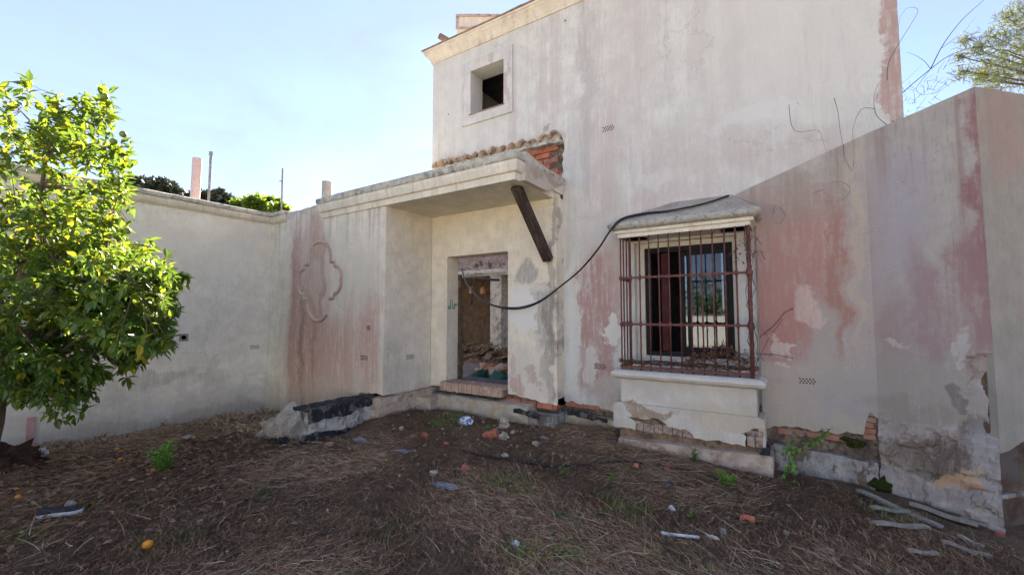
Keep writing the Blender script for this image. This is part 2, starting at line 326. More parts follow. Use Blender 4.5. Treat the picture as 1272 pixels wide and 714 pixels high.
cc = q.mix(q.mr(q.noise(q.pos, 6, 5, .6), .35, .65), (.66, .56, .43), (.76, .68, .55)); cc = q.mix(q.mr(v1, .26, .12), cc, (.70, .66, .58)); cc = q.mix(q.mr(v2, .55, .8, 0, .5), cc, (.30, .25, .19))
cc = q.mix(q.mr(q.noise(q.vm('ADD', q.pos, (2, 5, 1)), 5, 5, .7), .66, .70), cc, (.09, .085, .08))
q.bump(q.math('ADD', q.math('MULTIPLY', v1, -1), v2), 1, .03); M['aggregate'] = q.col(cc)
M['brick'] = mottled('red_brick', (.42, .12, .065), (.52, .19, .11), 12, .9, .6, .008, (.36, .14, .09))
M['brick2'] = mottled('dull_brick', (.33, .13, .085), (.42, .21, .14), 14, .92, .6, .008, (.3, .22, .16))
M['stepbrick'] = mottled('dusty_step_brick', (.46, .27, .18), (.52, .36, .26), 16, .95, .6, .006, (.5, .43, .35))
M['tile'] = mottled('clay_tile', (.50, .34, .25), (.60, .48, .38), 16, .9, .7, .008, (.24, .17, .12))
M['terracotta'] = mottled('terracotta_pipe', (.24, .15, .11), (.34, .25, .19), 14, .8, .4, .006)
M['wood'] = mottled('dark_timber', (.035, .024, .018), (.085, .055, .042), 5, .75, .7, .006, (.12, .08, .065), stretch=(8, 1.2, 1.2))
M['iron'] = mottled('rusty_red_iron', (.10, .025, .018), (.17, .055, .038), 20, .6, .5, .003, (.10, .04, .03), spec=.4)
M['alu'] = plain('dark_aluminium', (.012, .011, .012), .6, .2)
M['cable'] = plain('black_cable', (.012, .012, .013), .5, .4)
M['pvc_pink'] = plain('pale_pink_pvc', (.62, .45, .40), .5, .4)
M['grey_metal'] = mottled('galvanised_steel', (.22, .22, .21), (.32, .31, .29), 30, .5, .2, .002, (.2, .12, .08), metal=.3)
M['fibre'] = mottled('fibre_cement', (.26, .25, .23), (.36, .34, .31), 25, .9, .3, .003, stretch=(1, 1, .3))
M['venthole'] = plain('vent_hole', (.06, .05, .042), 1, 0)
M['void'] = plain('dark_hole', (.008, .007, .006), 1, 0)
M['inner'] = mottled('interior_plaster', (.10, .095, .09), (.16, .15, .14), 4)  # interior, court wall and floor slab colours darkened to stand in for shade
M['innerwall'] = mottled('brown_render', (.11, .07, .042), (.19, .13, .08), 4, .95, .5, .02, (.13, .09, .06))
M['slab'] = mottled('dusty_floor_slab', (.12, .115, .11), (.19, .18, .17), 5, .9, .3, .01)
M['bark'] = mottled('citrus_bark', (.10, .075, .05), (.18, .13, .085), 18, .95, .8, .008, stretch=(1, 1, .25))
M['twig'] = plain('bare_twig', (.075, .055, .045), .9)
M['vine'] = plain('dry_vine_stem', (.10, .06, .045), .9)
M['dryleaf'] = leafmat('dry_leaf', (.17, .075, .035), (.26, .13, .06), .2)
M['dryleaf2'] = leafmat('straw_leaf', (.36, .25, .13), (.26, .17, .09), .2)
M['leaf_a'] = leafmat('citrus_leaf', (.08, .145, .02), (.115, .185, .026), .34)
M['leaf_b'] = leafmat('bright_citrus_leaf', (.12, .19, .015), (.09, .16, .014), .5)
M['leaf_y'] = leafmat('yellow_citrus_leaf', (.42, .33, .02), (.30, .29, .025), .45)
M['leaf_d'] = leafmat('deep_citrus_leaf', (.06, .11, .02), (.08, .14, .024), .3)
M['pine'] = leafmat('pine_needles', (.07, .125, .022), (.11, .165, .03), .3)
M['farpine'] = leafmat('distant_pine', (.035, .05, .03), (.06, .075, .04), .1)
M['fargreen'] = leafmat('distant_leaf', (.05, .10, .02), (.09, .15, .03), .35)
M['weed'] = leafmat('weed_leaf', (.14, .30, .03), (.19, .36, .04), .3)
M['weed2'] = leafmat('dull_weed_leaf', (.08, .16, .04), (.11, .21, .05), .3)
M['moss'] = mottled('moss', (.035, .045, .008), (.07, .08, .014), 60, 1, 1, .02)
M['orange'] = plain('orange_peel', (.75, .27, .015), .45, .5)
M['greenfruit'] = plain('green_fruit', (.16, .22, .02), .45, .5)
M['white'] = plain('white_plastic', (.70, .69, .66), .5, .4)
M['bluewhite'] = plain('blue_plastic', (.05, .25, .6), .4, .5)
M['silver'] = plain('crushed_can', (.55, .57, .60), .3, .6, .5)
M['stone'] = mottled('pale_stone', (.34, .29, .22), (.47, .41, .33), 18, .95, .7, .01)
M['bluegrey'] = plain('grey_plastic', (.28, .30, .34), .5, .4)
M['sackgreen'] = plain('green_sack', (.02, .10, .07), .6, .3)
M['paint'] = plain('green_spray_paint', (.01, .36, .17), .6)
M['board'] = mottled('weathered_white_board', (.26, .225, .175), (.40, .355, .285), 8, .9, .5, .005, (.24, .22, .19), stretch=(2, 8, 2))
q = N('window_glass', .03, .5); q.b.inputs['Base Color'].default_value = (.5, .55, .6, 1)
tr = q.nd('ShaderNodeBsdfTransparent'); tr.inputs[0].default_value = (.26, .30, .34, 1); gl = q.nd('ShaderNodeBsdfGlossy'); gl.inputs['Roughness'].default_value = .03
fr = q.nd('ShaderNodeFresnel'); fr.inputs['IOR'].default_value = 1.7; mxs = q.nd('ShaderNodeMixShader')
q.t.links.new(fr.outputs[0], mxs.inputs[0]); q.t.links.new(tr.outputs[0], mxs.inputs[1]); q.t.links.new(gl.outputs[0], mxs.inputs[2]); q.t.links.new(mxs.outputs[0], q.t.nodes['Material Output'].inputs['Surface']); M['glass'] = q.m

# ---------------------------------------------------------------- planes of the place
T, RC, FR, LX = 5.39, 5.17, 4.20, -8.10
SL = T - .05                                   # sloping wall face
BX = .72                                       # where the sloping wall bends towards the courtyard
BD = Vector((math.cos(R(28)), -math.sin(R(28)), 0)); BN = Vector((-math.sin(R(28)), -math.cos(R(28)), 0))
BP = Vector((BX, SL, 0))
cornerT = aP(1210, 108, BP, BN); cornerB = aP(1250, 650, BP, BN)
CRN = (cornerT + cornerB) / 2
print('corner', cornerT, cornerB)
RD = Vector((ray(3100, 390).x, ray(3100, 390).y, 0)).normalized()   # direction of the far right wall

# ---------------------------------------------------------------- ground
CP = [(-8.1, 4.2, -.30), (-8.1, 3.1, -.15), (-8.1, 2.3, -.16), (-8.1, 1.5, -.12), (-7.5, 4.1, -.12), (-6.6, 4.1, -.06), (-6.2, 3.6, -.03), (-5.6, 3.0, 0.0), (-4.9, 3.1, 0.03), (-4.6, 4.3, .16), (-4.0, 4.8, .16), (-3.2, 4.8, .12),
      (-2.6, 5.0, .14), (-2.0, 5.1, .16), (-1.7, 4.8, .10), (-1.0, 4.8, .08), (-.9, 4.4, .02), (-.2, 4.8, .05), (-.1, 4.4, .0), (.2, 5.2, -.01), (.7, 5.0, -.06), (1.2, 4.7, -.10), (1.5, 4.3, -.12), (-3, 3.8, .03), (-4, 3, .0), (-1.5, 3.5, -.02),
      (-6.5, .8, .12), (-6.9, .6, .12), (-6.0, 1.3, .0), (-5.5, .8, 0), (-4.5, 1.2, -.02), (-3, 1.5, 0), (-1.5, 2.2, 0), (0, 3, -.02), (1, 3.6, -.05), (-2, 0, 0), (2, 2, 0), (-9, -3, 0), (6, 6, -.1), (0, -6, 0), (-12, 8, 0), (10, 10, 0), (-7.3, 2.6, -.08), (-7, 3.4, -.1)]
cpx = np.array(CP)
def gz(x, y):
    d2 = (cpx[:, 0] - x) ** 2 + (cpx[:, 1] - y) ** 2 + .02
    wgt = 1 / d2 ** 1.5
    z = float((wgt * cpx[:, 2]).sum() / wgt.sum())
    r = math.hypot(x, y)
    k = 1 if r < 15 else 0
    return z + k * (.035 * fn(x, y, 0, .9) + .022 * fn(x, y, 4, 3.1) + .012 * fn(x, y, 9, 9))
def gp(x, y, dz=0):
    """where the view through a photograph pixel meets the ground"""
    z = 0
    for _ in range(8):
        r = ray(x, y); k = (z - EYE) / r.z; p = O + r * k; z = gz(p.x, p.y)
    return Vector((p.x, p.y, z + dz))
xs = np.concatenate([[-300, -120, -60, -30, -20, -14, -11, -9.6], np.arange(-9, 3.0, .07), [3.2, 3.6, 4.4, 6, 9, 14, 25, 60, 120, 300]])
ys = np.concatenate([[-300, -120, -60, -30, -15, -8, -4, -2.2, -1.2], np.arange(-.6, 6.0, .07), [6.4, 7, 8, 10, 14, 20, 40, 80, 160, 300]])
gv = []
for yy in ys:
    for xx in xs:
        z = gz(xx, yy)
        if 5.6 < yy < 30 and -15.8 < xx < 6: z = min(z, .05)
        if -2.55 < xx < -.1 and 0: z = z
        gv.append((xx, yy, z if yy < 6.2 else -.02))
nx = len(xs); gf = [(j * nx + i, j * nx + i + 1, (j + 1) * nx + i + 1, (j + 1) * nx + i) for j in range(len(ys) - 1) for i in range(nx - 1)]
q = N('litter_soil', .97, .1); P = q.pos
a = q.noise(P, 3, 7, .7); b = q.noise(P, 40, 6, .75); st = q.noise(q.scale(P, (1, 1, 1)), 120, 3, .7)
c = q.mix(q.mr(a, .35, .65), (.19, .125, .075), (.33, .225, .14)); c = q.mix(q.mr(b, .5, .72), c, (.38, .28, .19)); c = q.mix(q.mr(b, .42, .28), c, (.035, .022, .015)); c = q.mix(q.mr(st, .62, .75), c, (.30, .24, .17))
q.bump(q.math('ADD', q.math('MULTIPLY', b, 1.4), st), 1, .05)
me = bpy.data.meshes.new('ground'); me.from_pydata(gv, [], gf); me.update(); me.polygons.foreach_set('use_smooth', [True] * len(gf))
ground = tag(link('ground', me, q.col(c)), kind='structure')

# ================================================================= MAIN HOUSE
house = empty('ruined_house', (-2, 5.5, .4), 'derelict two storey house with stained cream and pink render and missing door', 'house')
def part(mb, name, mat, parent=house, **k): return fixn(mb.build(name, mat, parent, **k))

# --- tower front wall (one plane, openings cut)
win = [(-1.60, 1.015), (-.43, 1.015), (-.43, 2.50), (-1.60, 2.50)]
small = [(-4.26, 4.89), (-3.60, 4.89), (-3.60, 5.62), (-4.26, 5.62)]
bot = jag([(-2.60, .40), (-2.2, .40), (-1.9, .33), (-1.5, .32), (-.3, .34), (0, .40), (.6, .40), (1.03, .36)], .05, .05, 3)
brkhole = jag([(-3.36, 3.50), (-2.62, 3.46)], .06, .05, 2) + jag([(-2.60, 3.5), (-2.60, 4.12)], .06, .05, 5) + jag([(-2.62, 4.14), (-3.3, 4.06), (-3.36, 3.52)], .06, .05, 6)
out = bot + [(1.03, 6.10), (-5.13, 6.10), (-5.13, 3.3), (-2.60, 3.3)]
mb = MB(); slab_poly(mb, out, [win[::-1], small[::-1], brkhole[::-1][:-1]], mY, T, T + .30)
tw = part(mb, 'wall', M['tower'])
# side, back walls, floors
mb = MB(); mb.box((-5.12, T + .302, 3.3), (-4.85, 9.0, 6.1)); part(mb, 'side_wall', M['tower']); mb = MB().box((.76, T + .302, .0), (1.02, 9.0, 6.1)); part(mb, 'side_wall', M['tower'])
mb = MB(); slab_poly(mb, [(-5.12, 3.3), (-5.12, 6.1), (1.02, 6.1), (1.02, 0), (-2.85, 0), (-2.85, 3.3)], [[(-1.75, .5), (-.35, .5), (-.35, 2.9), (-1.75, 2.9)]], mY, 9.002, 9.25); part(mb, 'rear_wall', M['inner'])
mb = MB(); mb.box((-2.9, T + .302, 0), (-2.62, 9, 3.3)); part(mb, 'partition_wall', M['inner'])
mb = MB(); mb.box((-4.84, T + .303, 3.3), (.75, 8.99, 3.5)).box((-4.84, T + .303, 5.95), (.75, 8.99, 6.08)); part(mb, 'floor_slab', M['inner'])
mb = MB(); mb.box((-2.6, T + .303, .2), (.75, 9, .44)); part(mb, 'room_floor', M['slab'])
mb = MB(); mb.box((-5.1, 8.7, .4), (-4.8, 8.99, 3.298)); part(mb, 'rear_pier', M['tower'])

# --- brick patch with recessed joints
for i in range(3): pass
mb = MB(); mb.box((-3.42, T + .045, 3.44), (-2.55, T + .29, 4.18)); patch = part(mb, 'brick_patch', M['earthy'])
bme = []
for vi in range(5):
    b = MB(); b.box((0, 0, 0), (.235, .10, .062)); m_ = bpy.data.meshes.new('brick'); m_.from_pydata(b.v, [], b.f)
    for v in m_.vertices: v.co += Vector((random.uniform(-.006, .006), random.uniform(-.008, .008), random.uniform(-.004, .004)))
    m_.materials.append(M['brick'] if vi < 3 else (M['brick2'] if vi == 3 else M['tilepiece'])); bme.append(m_)
def brick(parent, loc, rz=0, sc=(1, 1, 1), me=None):
    o = bpy.data.objects.new('brick', me or random.choice(bme[:4])); C.objects.link(o); o.parent = parent
    M_ = Matrix.Identity(4); ch = []; p = parent
    while p is not None: ch.append(p); p = p.parent
    for t in reversed(ch): M_ = M_ @ t.matrix_parent_inverse @ Matrix.LocRotScale(t.location, t.rotation_euler, t.scale)
    o.matrix_parent_inverse = M_.inverted(); o.location = loc; o.rotation_euler = (0, 0, rz); o.scale = sc; return o
row = 0; z = 3.46
while z < 4.06:
    x = -3.42 + (row % 2) * .12
    while x < -2.62:
        wd = min(.235, -2.60 - x)
        if not (row in (3, 5) and -2.9 < x < -2.75) and wd > .08: brick(patch, (x, T + .015 + random.uniform(-.008, .01), z), 0, (wd / .235, 1, 1.15))
        x += .25
    z += .085; row += 1

# --- row of broken tile ends on the wall above the porch
tv = bpy.data.meshes.new('roof_tile'); b = MB(); n = 9; vs = []
for (yy, rr) in ((0, .094), (.30, .08)):
    for k in range(n):
        a = math.pi * k / (n - 1)
        for r_ in (rr, rr - .016): vs.append((math.cos(a) * r_, yy, math.sin(a) * r_ * .95 + yy * .12))
fs = []
for k in range(n - 1):
    i = 2 * k; j = 2 * n + i
    fs += [(i, i + 2, j + 2, j), (i + 1, j + 1, j + 3, i + 3), (i, i + 1, i + 3, i + 2), (j, j + 2, j + 3, j + 1)]
fs += [(0, 2 * n, 2 * n + 1, 1), (2 * n - 2, 2 * n - 1, 4 * n - 1, 4 * n - 2)]
tv.from_pydata(vs, [], fs); tv.polygons.foreach_set('use_smooth', [True] * len(fs)); tv.materials.append(M['tile'])
mb = MB(); pts = []
mb.box((-4.98, T - .10, 4.04), (-2.60, T + .02, 4.09)); te = part(mb, 'tile_bedding', M['coping']); subdiv(te, .12); rough(te, .02, 9, .01, 30)
for i in range(14):
    o = bpy.data.objects.new('roof_tile', tv); C.objects.link(o); o.parent = te
    o.matrix_parent_inverse = Matrix.Identity(4)
    o.location = (-4.92 + i * .172, T - .17 + random.uniform(-.03, .03) + (.04 if i > 10 else 0), 4.09 + random.uniform(-.012, .012) + (.03 if i > 11 else 0)); o.rotation_euler = (random.uniform(-.05, .05), random.uniform(-.08, .08), random.uniform(-.08, .08))
# --- upper cornice
pr = [(.0, 6.03), (.02, 6.03), (.028, 6.05), (.02, 6.062), (.035, 6.08), (.05, 6.105), (.08, 6.15), (.11, 6.18), (.115, 6.186), (.115, 6.21), (.13, 6.214), (.135, 6.245), (0, 6.245)]
mb = MB(); sweep(mb, densify([(-5.13, 9), (-5.13, T), (1.03, T), (1.03, 9)], .4), pr, 1); co = part(mb, 'cornice', M['cornice'])
mb = MB(); sweep(mb, densify([(-5.13, 9), (-5.13, T), (1.03, T), (1.03, 9)], .1), [(-.1, 6.247), (.15, 6.247), (.155, 6.262), (-.1, 6.275)], 1); er = part(mb, 'eaves_course', M['terracotta']); rough(er, .006, 8, .006, 30)
mb = MB(); cx0, cy0 = -2.05, 7.2
mb.add([(-5.1, T + .02, 6.25), (1.0, T + .02, 6.25), (1.0, 9.1, 6.25), (-5.1, 9.1, 6.25), (cx0 - 1, cy0, 7.0), (cx0 + 1, cy0, 7.0)], [(0, 1, 5, 4), (1, 2, 5), (2, 3, 4, 5), (3, 0, 4), (0, 3, 2, 1)]); part(mb, 'roof', M['terracotta'])
# clay spout pipe on the eaves
p0 = aY(546, 45, T - .12); p1 = p0 + Vector((.12, .40, -.03))
mb = MB(); ring = 16; vs = []
d = (p1 - p0).normalized(); sd_ = d.cross(Vector((0, 0, 1))).normalized(); up_ = sd_.cross(d)
for p, rr in ((p0, .052), (p1, .052), (p1, .040), (p0, .040)):
    for k in range(ring): a = 2 * math.pi * k / ring; vs.append(p + sd_ * math.cos(a) * rr + up_ * math.sin(a) * rr)
fs = [(i * ring + k, i * ring + (k + 1) % ring, ((i + 1) % 4) * ring + (k + 1) % ring, ((i + 1) % 4) * ring + k) for i in range(4) for k in range(ring)]
mb.add(vs, fs); part(mb, 'clay_pipe', M['terracotta'], smooth=True)
# chimney cap with brown edging seen over the roof edge
qa = aY(567, 36, 6.3); zc = aY(567, 19, 6.3).z; cu = Vector((math.cos(YAW), math.sin(YAW), 0)); cv = Vector((-math.sin(YAW), math.cos(YAW), 0)); q0 = Vector((qa.x, 6.3, 0))
def cbox(m_, u0, u1, v0, v1, z0, z1, tp=0):
    vs = [tuple(q0 + cu * u + cv * v + Vector((0, 0, z))) for z, t in ((z0, 0), (z1, tp)) for u, v in ((u0 - t, v0 - t), (u1 + t, v0 - t), (u1 + t, v1), (u0 - t, v1))]
    m_.add(vs, [(0, 3, 2, 1), (4, 5, 6, 7), (0, 1, 5, 4), (1, 2, 6, 5), (2, 3, 7, 6), (3, 0, 4, 7)])
mb = MB(); cbox(mb, 0, .85, 0, .6, zc - .75, zc - .01); ch = part(mb, 'chimney', M['cornice'])
mb = MB(); cbox(mb, -.015, .87, -.02, .62, zc - .045, zc + .01); cbox(mb, -.014, .035, -.018, .03, zc - .26, zc - .046); cbox(mb, -.015, .86, -.02, .0, zc - .30, zc - .262); part(mb, 'edging', M['tile'], parent=ch)
# --- small upper window: surround, lintel edge
mb = MB(); slab_poly(mb, [(-4.44, 4.72), (-3.44, 4.72), (-3.44, 5.80), (-4.44, 5.80)], [[(-4.26, 4.89), (-4.26, 5.62), (-3.60, 5.62), (-3.60, 4.89)]], mY, T - .03, T - .002)
sw = part(mb, 'window_surround', plaster('surround_plaster', (.61, .59, .55), [(-3.5, 5.3, .04, .5, (.45, .33, .28), .7, .5), (-3.85, 5.72, .06, .12, (.45, .33, .29), .6, .5), (-4.4, 5.1, .03, .5, (.45, .38, .33), .5, .5)], grime=0, sk=.5, streak=(.46, .38, .34), warm=(1.0, 1.0, .96)), bevel=.004)
mb = MB(); mb.box((-4.29, T - .038, 4.87), (-3.58, T + .02, 4.889)); part(mb, 'window_ledge', M['terracotta'], parent=sw)
# --- right of pier: dark seam where porch meets tower
# --- grilled window: reveal lining, aluminium window
mb = MB(); slab_poly(mb, [(-1.60, 1.015), (-.43, 1.015), (-.43, 2.50), (-1.60, 2.50)], [[(-1.50, 1.08), (-1.50, 2.44), (-.49, 2.44), (-.49, 1.08)]], mY, T + .10, T + .299); part(mb, 'window_lining', M['sill'])
aw = MB(); slab_poly(aw, [(-1.498, 1.082), (-.492, 1.082), (-.492, 2.438), (-1.498, 2.438)], [[(-1.45, 1.13), (-1.45, 2.38), (-.54, 2.38), (-.54, 1.13)]], mY, T + .12, T + .22); aw = part(aw, 'window', M['alu'])
def sash(x0, x1, y, glass=True):
    m_ = MB(); slab_poly(m_, [(x0, 1.132), (x1, 1.132), (x1, 2.378), (x0, 2.378)], [[(x0 + .05, 1.20), (x0 + .05, 2.32), (x1 - .05, 2.32), (x1 - .05, 1.20)]], mY, y, y + .035)
    part(m_, 'sash', M['alu'], parent=aw, bevel=.004)
    if glass: m_ = MB(); m_.box((x0 + .048, y + .012, 1.198), (x1 - .048, y + .018, 2.322)); part(m_, 'pane', M['glass'], parent=aw)
sash(-1.0, -.542, T + .13); sash(-1.08, -.62, T + .17)
mb = MB(); mb.box((-1.33, T + .26, 1.13), (-1.25, T + .30, 2.38)); part(mb, 'shutter_panel', mottled('maroon_shutter', (.07, .02, .018), (.10, .035, .03), 8), parent=aw)
# --- window hood
GY = T - .39; gx0, gx1 = -1.65, -.30
hx0, hx1 = -1.70, -.25
zt = 2.52
mb = MB(); pth = densify([(hx0 + .02, T + .0), (hx0 + .02, GY - .0), (hx1 - .02, GY - .0), (hx1 - .02, T + .0)], .06)
sweep(mb, pth, [(-.3, zt), (.0, zt), (.0, zt + .045), (.03, zt + .05), (.03, zt + .085), (-.3, zt + .085)], 1)
hd = part(mb, 'window_hood', M['cornice'])
mb = MB(); a_ = [(.045, zt + .087), (.085, zt + .10), (.10, zt + .135), (.085, zt + .17), (.05, zt + .185)]
sweep(mb, pth, [(-.25, zt + .087)] + a_ + [(-.25, zt + .19)], 1); sb = part(mb, 'hood_roll', M['hood'], parent=hd, smooth=True); rough(sb, .005, 14, .003, 50)
mb = MB(); X_, Y_ = hx0 - .02, GY - .045
g = 22; vs = []; fs = []
for j in range(g + 1):
    for i in range(g * 2 + 1):
        s_ = i / (g * 2); t_ = j / g
        xa, xb = hx0 - .04 + t_ * .62, hx1 + .04 - t_ * .27
        vs.append((xa + (xb - xa) * s_, Y_ + (T + .01 - Y_) * t_, zt + .183 + .27 * t_ ** .95 + .012 * fn(s_ * 9, t_ * 5, 1, 3) + .008 * fn(s_ * 9, t_ * 5, 1, 9)))
W_ = g * 2 + 1
fs = [(j * W_ + i, j * W_ + i + 1, (j + 1) * W_ + i + 1, (j + 1) * W_ + i) for j in range(g) for i in range(g * 2)]
nb = len(vs); vs2 = [(v[0], v[1], zt + .17) for v in vs]
rim = [i for i in range(W_)] + [(j + 1) * W_ - 1 for j in range(1, g + 1)] + [g * W_ + i for i in range(W_ - 2, -1, -1)] + [j * W_ for j in range(g - 1, 0, -1)]
mb.add(vs + [vs2[i] for i in rim], fs + [(rim[i], rim[(i + 1) % len(rim)], nb + (i + 1) % len(rim), nb + i) for i in range(len(rim))] + [tuple(nb + i for i in range(len(rim)))[::-1]])
part(mb, 'hood_top', M['aggregate'], parent=hd, smooth=True)
# --- sill, box below, plinth
mb = MB(); zs = .945
prs = [(-.28, zs), (.035, zs - .0), (.075, zs - .02), (.09, zs - .05), (.075, zs - .08), (.03, zs - .10), (-.28, zs - .10)]
sweep(mb, densify([(hx0 + .02, T), (hx0 + .02, GY), (hx1 - .02, GY), (hx1 - .02, T)], .06), prs, 1); si = part(mb, 'window_sill', M['sill'], smooth=False); rough(si, .004, 12, .002, 40)
mb = MB(); mb.box((hx0 + .24, GY + .22, zs - .06), (hx1 - .24, T + .11, zs + .012)); part(mb, 'sill_top', M['stone'], parent=si)
zb = zs - .10
mb = MB(); mb.box((hx0 + .03, GY, .50), (hx1 - .02, GY + .3, zb)); bx_ = part(mb, 'sill_base', M['sill'])
lo = jag([(-1.755, .275), (-1.50, .262), (-1.49, .35), (-1.63, .415), (-1.52, .41), (-1.40, .40), (-1.28, .44), (-1.18, .40), (-1.13, .36), (-1.0, .345), (-.95, .36), (-.86, .275), (-.38, .262), (-.37, .36), (-.44, .40), (-.36, .41), (-.30, .455), (-.205, .46)], .04, .025, 8)
mb = MB(); slab_poly(mb, lo + [(-.205, .53), (-.25, .565), (-1.70, .565), (-1.755, .53)], [], mY, GY - .035, GY + .0 - .002); part(mb, 'sill_skirt', M['sill'], parent=bx_)
for xa_, xb_ in ((-.265, -.205), (-1.755, -1.69)):
    mb = MB(); slab_poly(mb, [(GY, .27), (T, .27), (T, .55), (GY, .55)], [], mX, xa_, xb_); part(mb, 'sill_side', M['sill'], parent=bx_)
mb = MB(); mb.box((-1.70, GY + .02, .12), (-.24, T, .49)); core = part(mb, 'window_base_core', M['plinthbrown']); subdiv(core, .08); rough(core, .008, 12, .006, 34)
x = -1.52
while x < -.88:                                            # hollow tiles behind the broken render
    wd_ = random.uniform(.075, .12); brick(core, (x, GY - .018 + random.uniform(-.004, .008), .268 + random.uniform(-.01, .004)), 0, (wd_ / .235, .6, random.uniform(1.25, 1.9)), me=bme[4]); x += wd_ + .008
for x in (-.365, -.29): brick(core, (x, GY - .018, .27), 0, (.065 / .235, .6, 1.6), me=bme[4]); brick(core, (x, GY - .016, .38), 0, (.07 / .235, .6, .7), me=bme[4])
mb = MB(); mb.box((-1.68, GY - .09, -.12), (-.145, T, .185)); pl = part(mb, 'window_plinth', M['plinth']); subdiv(pl, .09); rough(pl, .006, 9, .004, 40)
for v in pl.data.vertices:
    if v.co.z > .1: v.co.z += .035 * (v.co.x + 1.0)
mb = MB(); mb.box((-.26, GY - .05, .2), (-.17, GY + .15, .27)); part(mb, 'bitumen_patch', M['bitumen'], parent=pl)
# --- iron grille
gr = MB(); zg0, zg1 = .95, 2.522
GZ = [.985, 1.48, 2.03]
for z_ in GZ:
    gr.box((gx0 - .02, GY - .012, z_ - .012), (gx1 + .02, GY + .012, z_ + .012)); gr.box((gx0 - .012, GY + .013, z_ - .012), (gx0 + .012, T, z_ + .012)); gr.box((gx1 - .012, GY + .013, z_ - .012), (gx1 + .012, T, z_ + .012))
grille = part(gr, 'window_grille', M['iron'])
def barmesh(r, thick=False):
    m_ = MB(); m_.tube([(0, 0, zg0), (0, 0, zg1)], r, 8)
    for z_ in GZ[1:]:
        m_.tube([(0, 0, z_ - .035), (0, 0, z_ - .02), (0, 0, z_ + .02), (0, 0, z_ + .035)], [r * 1.05, r * 1.9, r * 1.9, r * 1.05], 8)
        if thick: m_.tube([(0, 0, z_ - .05), (0, 0, z_ - .04), (0, 0, z_ + .04), (0, 0, z_ + .05)], [r, r * 1.35, r * 1.35, r], 8)
    me_ = bpy.data.meshes.new('bar'); me_.from_pydata(m_.v, [], m_.f); me_.polygons.foreach_set('use_smooth', [True] * len(m_.f)); me_.materials.append(M['iron']); return me_
bm1, bm2 = barmesh(.0085), barmesh(.018, True)
inv = grille.matrix_parent_inverse.copy() @ Matrix.Identity(4)
def bar(x, y, me_):
    o = bpy.data.objects.new('bar', me_); C.objects.link(o); o.parent = grille; o.location = (x, y, 0); o.rotation_euler = (random.uniform(-.002, .002), random.uniform(-.003, .003), random.random()); return o
for i in range(13): bar(gx0 + (gx1 - gx0) * i / 12, GY - (.0 if i in (0, 12) else .0), bm2 if i == 12 else bm1)
for k in (1, 2, 3): bar(gx0, GY + k * .105, bm1); bar(gx1, GY + k * .105, bm1)
# --- strip footing and bricks below the tower wall, left of window
mb = MB(); mb.box((-2.62, T - .10, -.1), (hx0 + .0, T + .2, .255)); ft = part(mb, 'footing', M['foot']); subdiv(ft, .08); rough(ft, .015, 7, .006, 25)
mb = MB(); mb.box((-2.60, T + .03, .2), (hx0 + .02, T + .25, .45)); bd = part(mb, 'brick_course', M['earthy'])
x = -2.58
while x < hx0 - .05: brick(bd, (x, T - .01 + random.uniform(0, .02), .345 + .0 * x - (x + 2.58) * .03), 0, (1, 1, .9)); x += .25
mb = MB(); slab_poly(mb, jag([(-2.55, .26), (-1.95, .22)], .05, .03, 1) + jag([(-1.95, .27), (-2.5, .33), (-2.55, .26)], .05, .03, 2), [], mY, T - .125, T - .09); part(mb, 'bitumen_strip', M['bitumen'])

# ================================================================= PORCH (parts of the house)
J0, J1, DT, DB = -4.56, -3.39, 2.52, .42
outp = jag([(-4.90, .44), (J0, .46)], .05, .02, 4) + [(J0, DT), (J1, DT)] + jag([(J1, .46), (-3.0, .42), (-2.60, .36)], .06, .03, 9) + [(-2.60, 3.22), (-4.90, 3.22)]
mb = MB(); slab_poly(mb, outp, [], mY, RC, T - .002 if 0 else RC + .27); part(mb, 'porch_wall', M['recess'])
# broken masonry edge inside the door jamb
mb = MB(); zz = .45
while zz < 2.2:
    h_ = random.uniform(.05, .12); mb.box((J0 - .02, RC + .271, zz), (J0 + random.uniform(.0, .05), RC + .38, zz + h_ * .9)); zz += h_
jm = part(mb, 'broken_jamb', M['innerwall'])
# front wall: pink section + cream section, ragged foot
outf = jag([(-7.58, -.4), (-6.0, -.4)], .3, .0, 1)[:-1] + jag([(-6.0, -.1), (-5.45, .28), (-5.42, .42), (-5.2, .44), (-4.93, .44)], .05, .03, 3) + [(-4.93, 3.2), (-6.42, 3.2)] + jag([(-6.42, 3.46), (-7.0, 3.44), (-7.56, 3.42)], .06, .025, 4)
ph = [(-5.30, 1.36), (-5.21, 1.36), (-5.21, 1.43), (-5.30, 1.43)]
mb = MB(); slab_poly(mb, outf, [ph[::-1]], mY, FR, FR + .25); part(mb, 'front_wall', M['front'])
mb = MB(); mb.box((-5.31, FR + .08, 1.35), (-5.2, FR + .1, 1.44)); part(mb, 'socket_box', M['void'])
mb = MB(); mb.box((-5.18, FR + .25, .0), (-4.932, RC + .26, 3.2)); part(mb, 'porch_side_wall', M['reveal'])
mb = MB(); mb.box((-4.935, FR + .003, .43), (-4.905, RC - .001, 3.198)); part(mb, 'porch_side_render', M['reveal'])
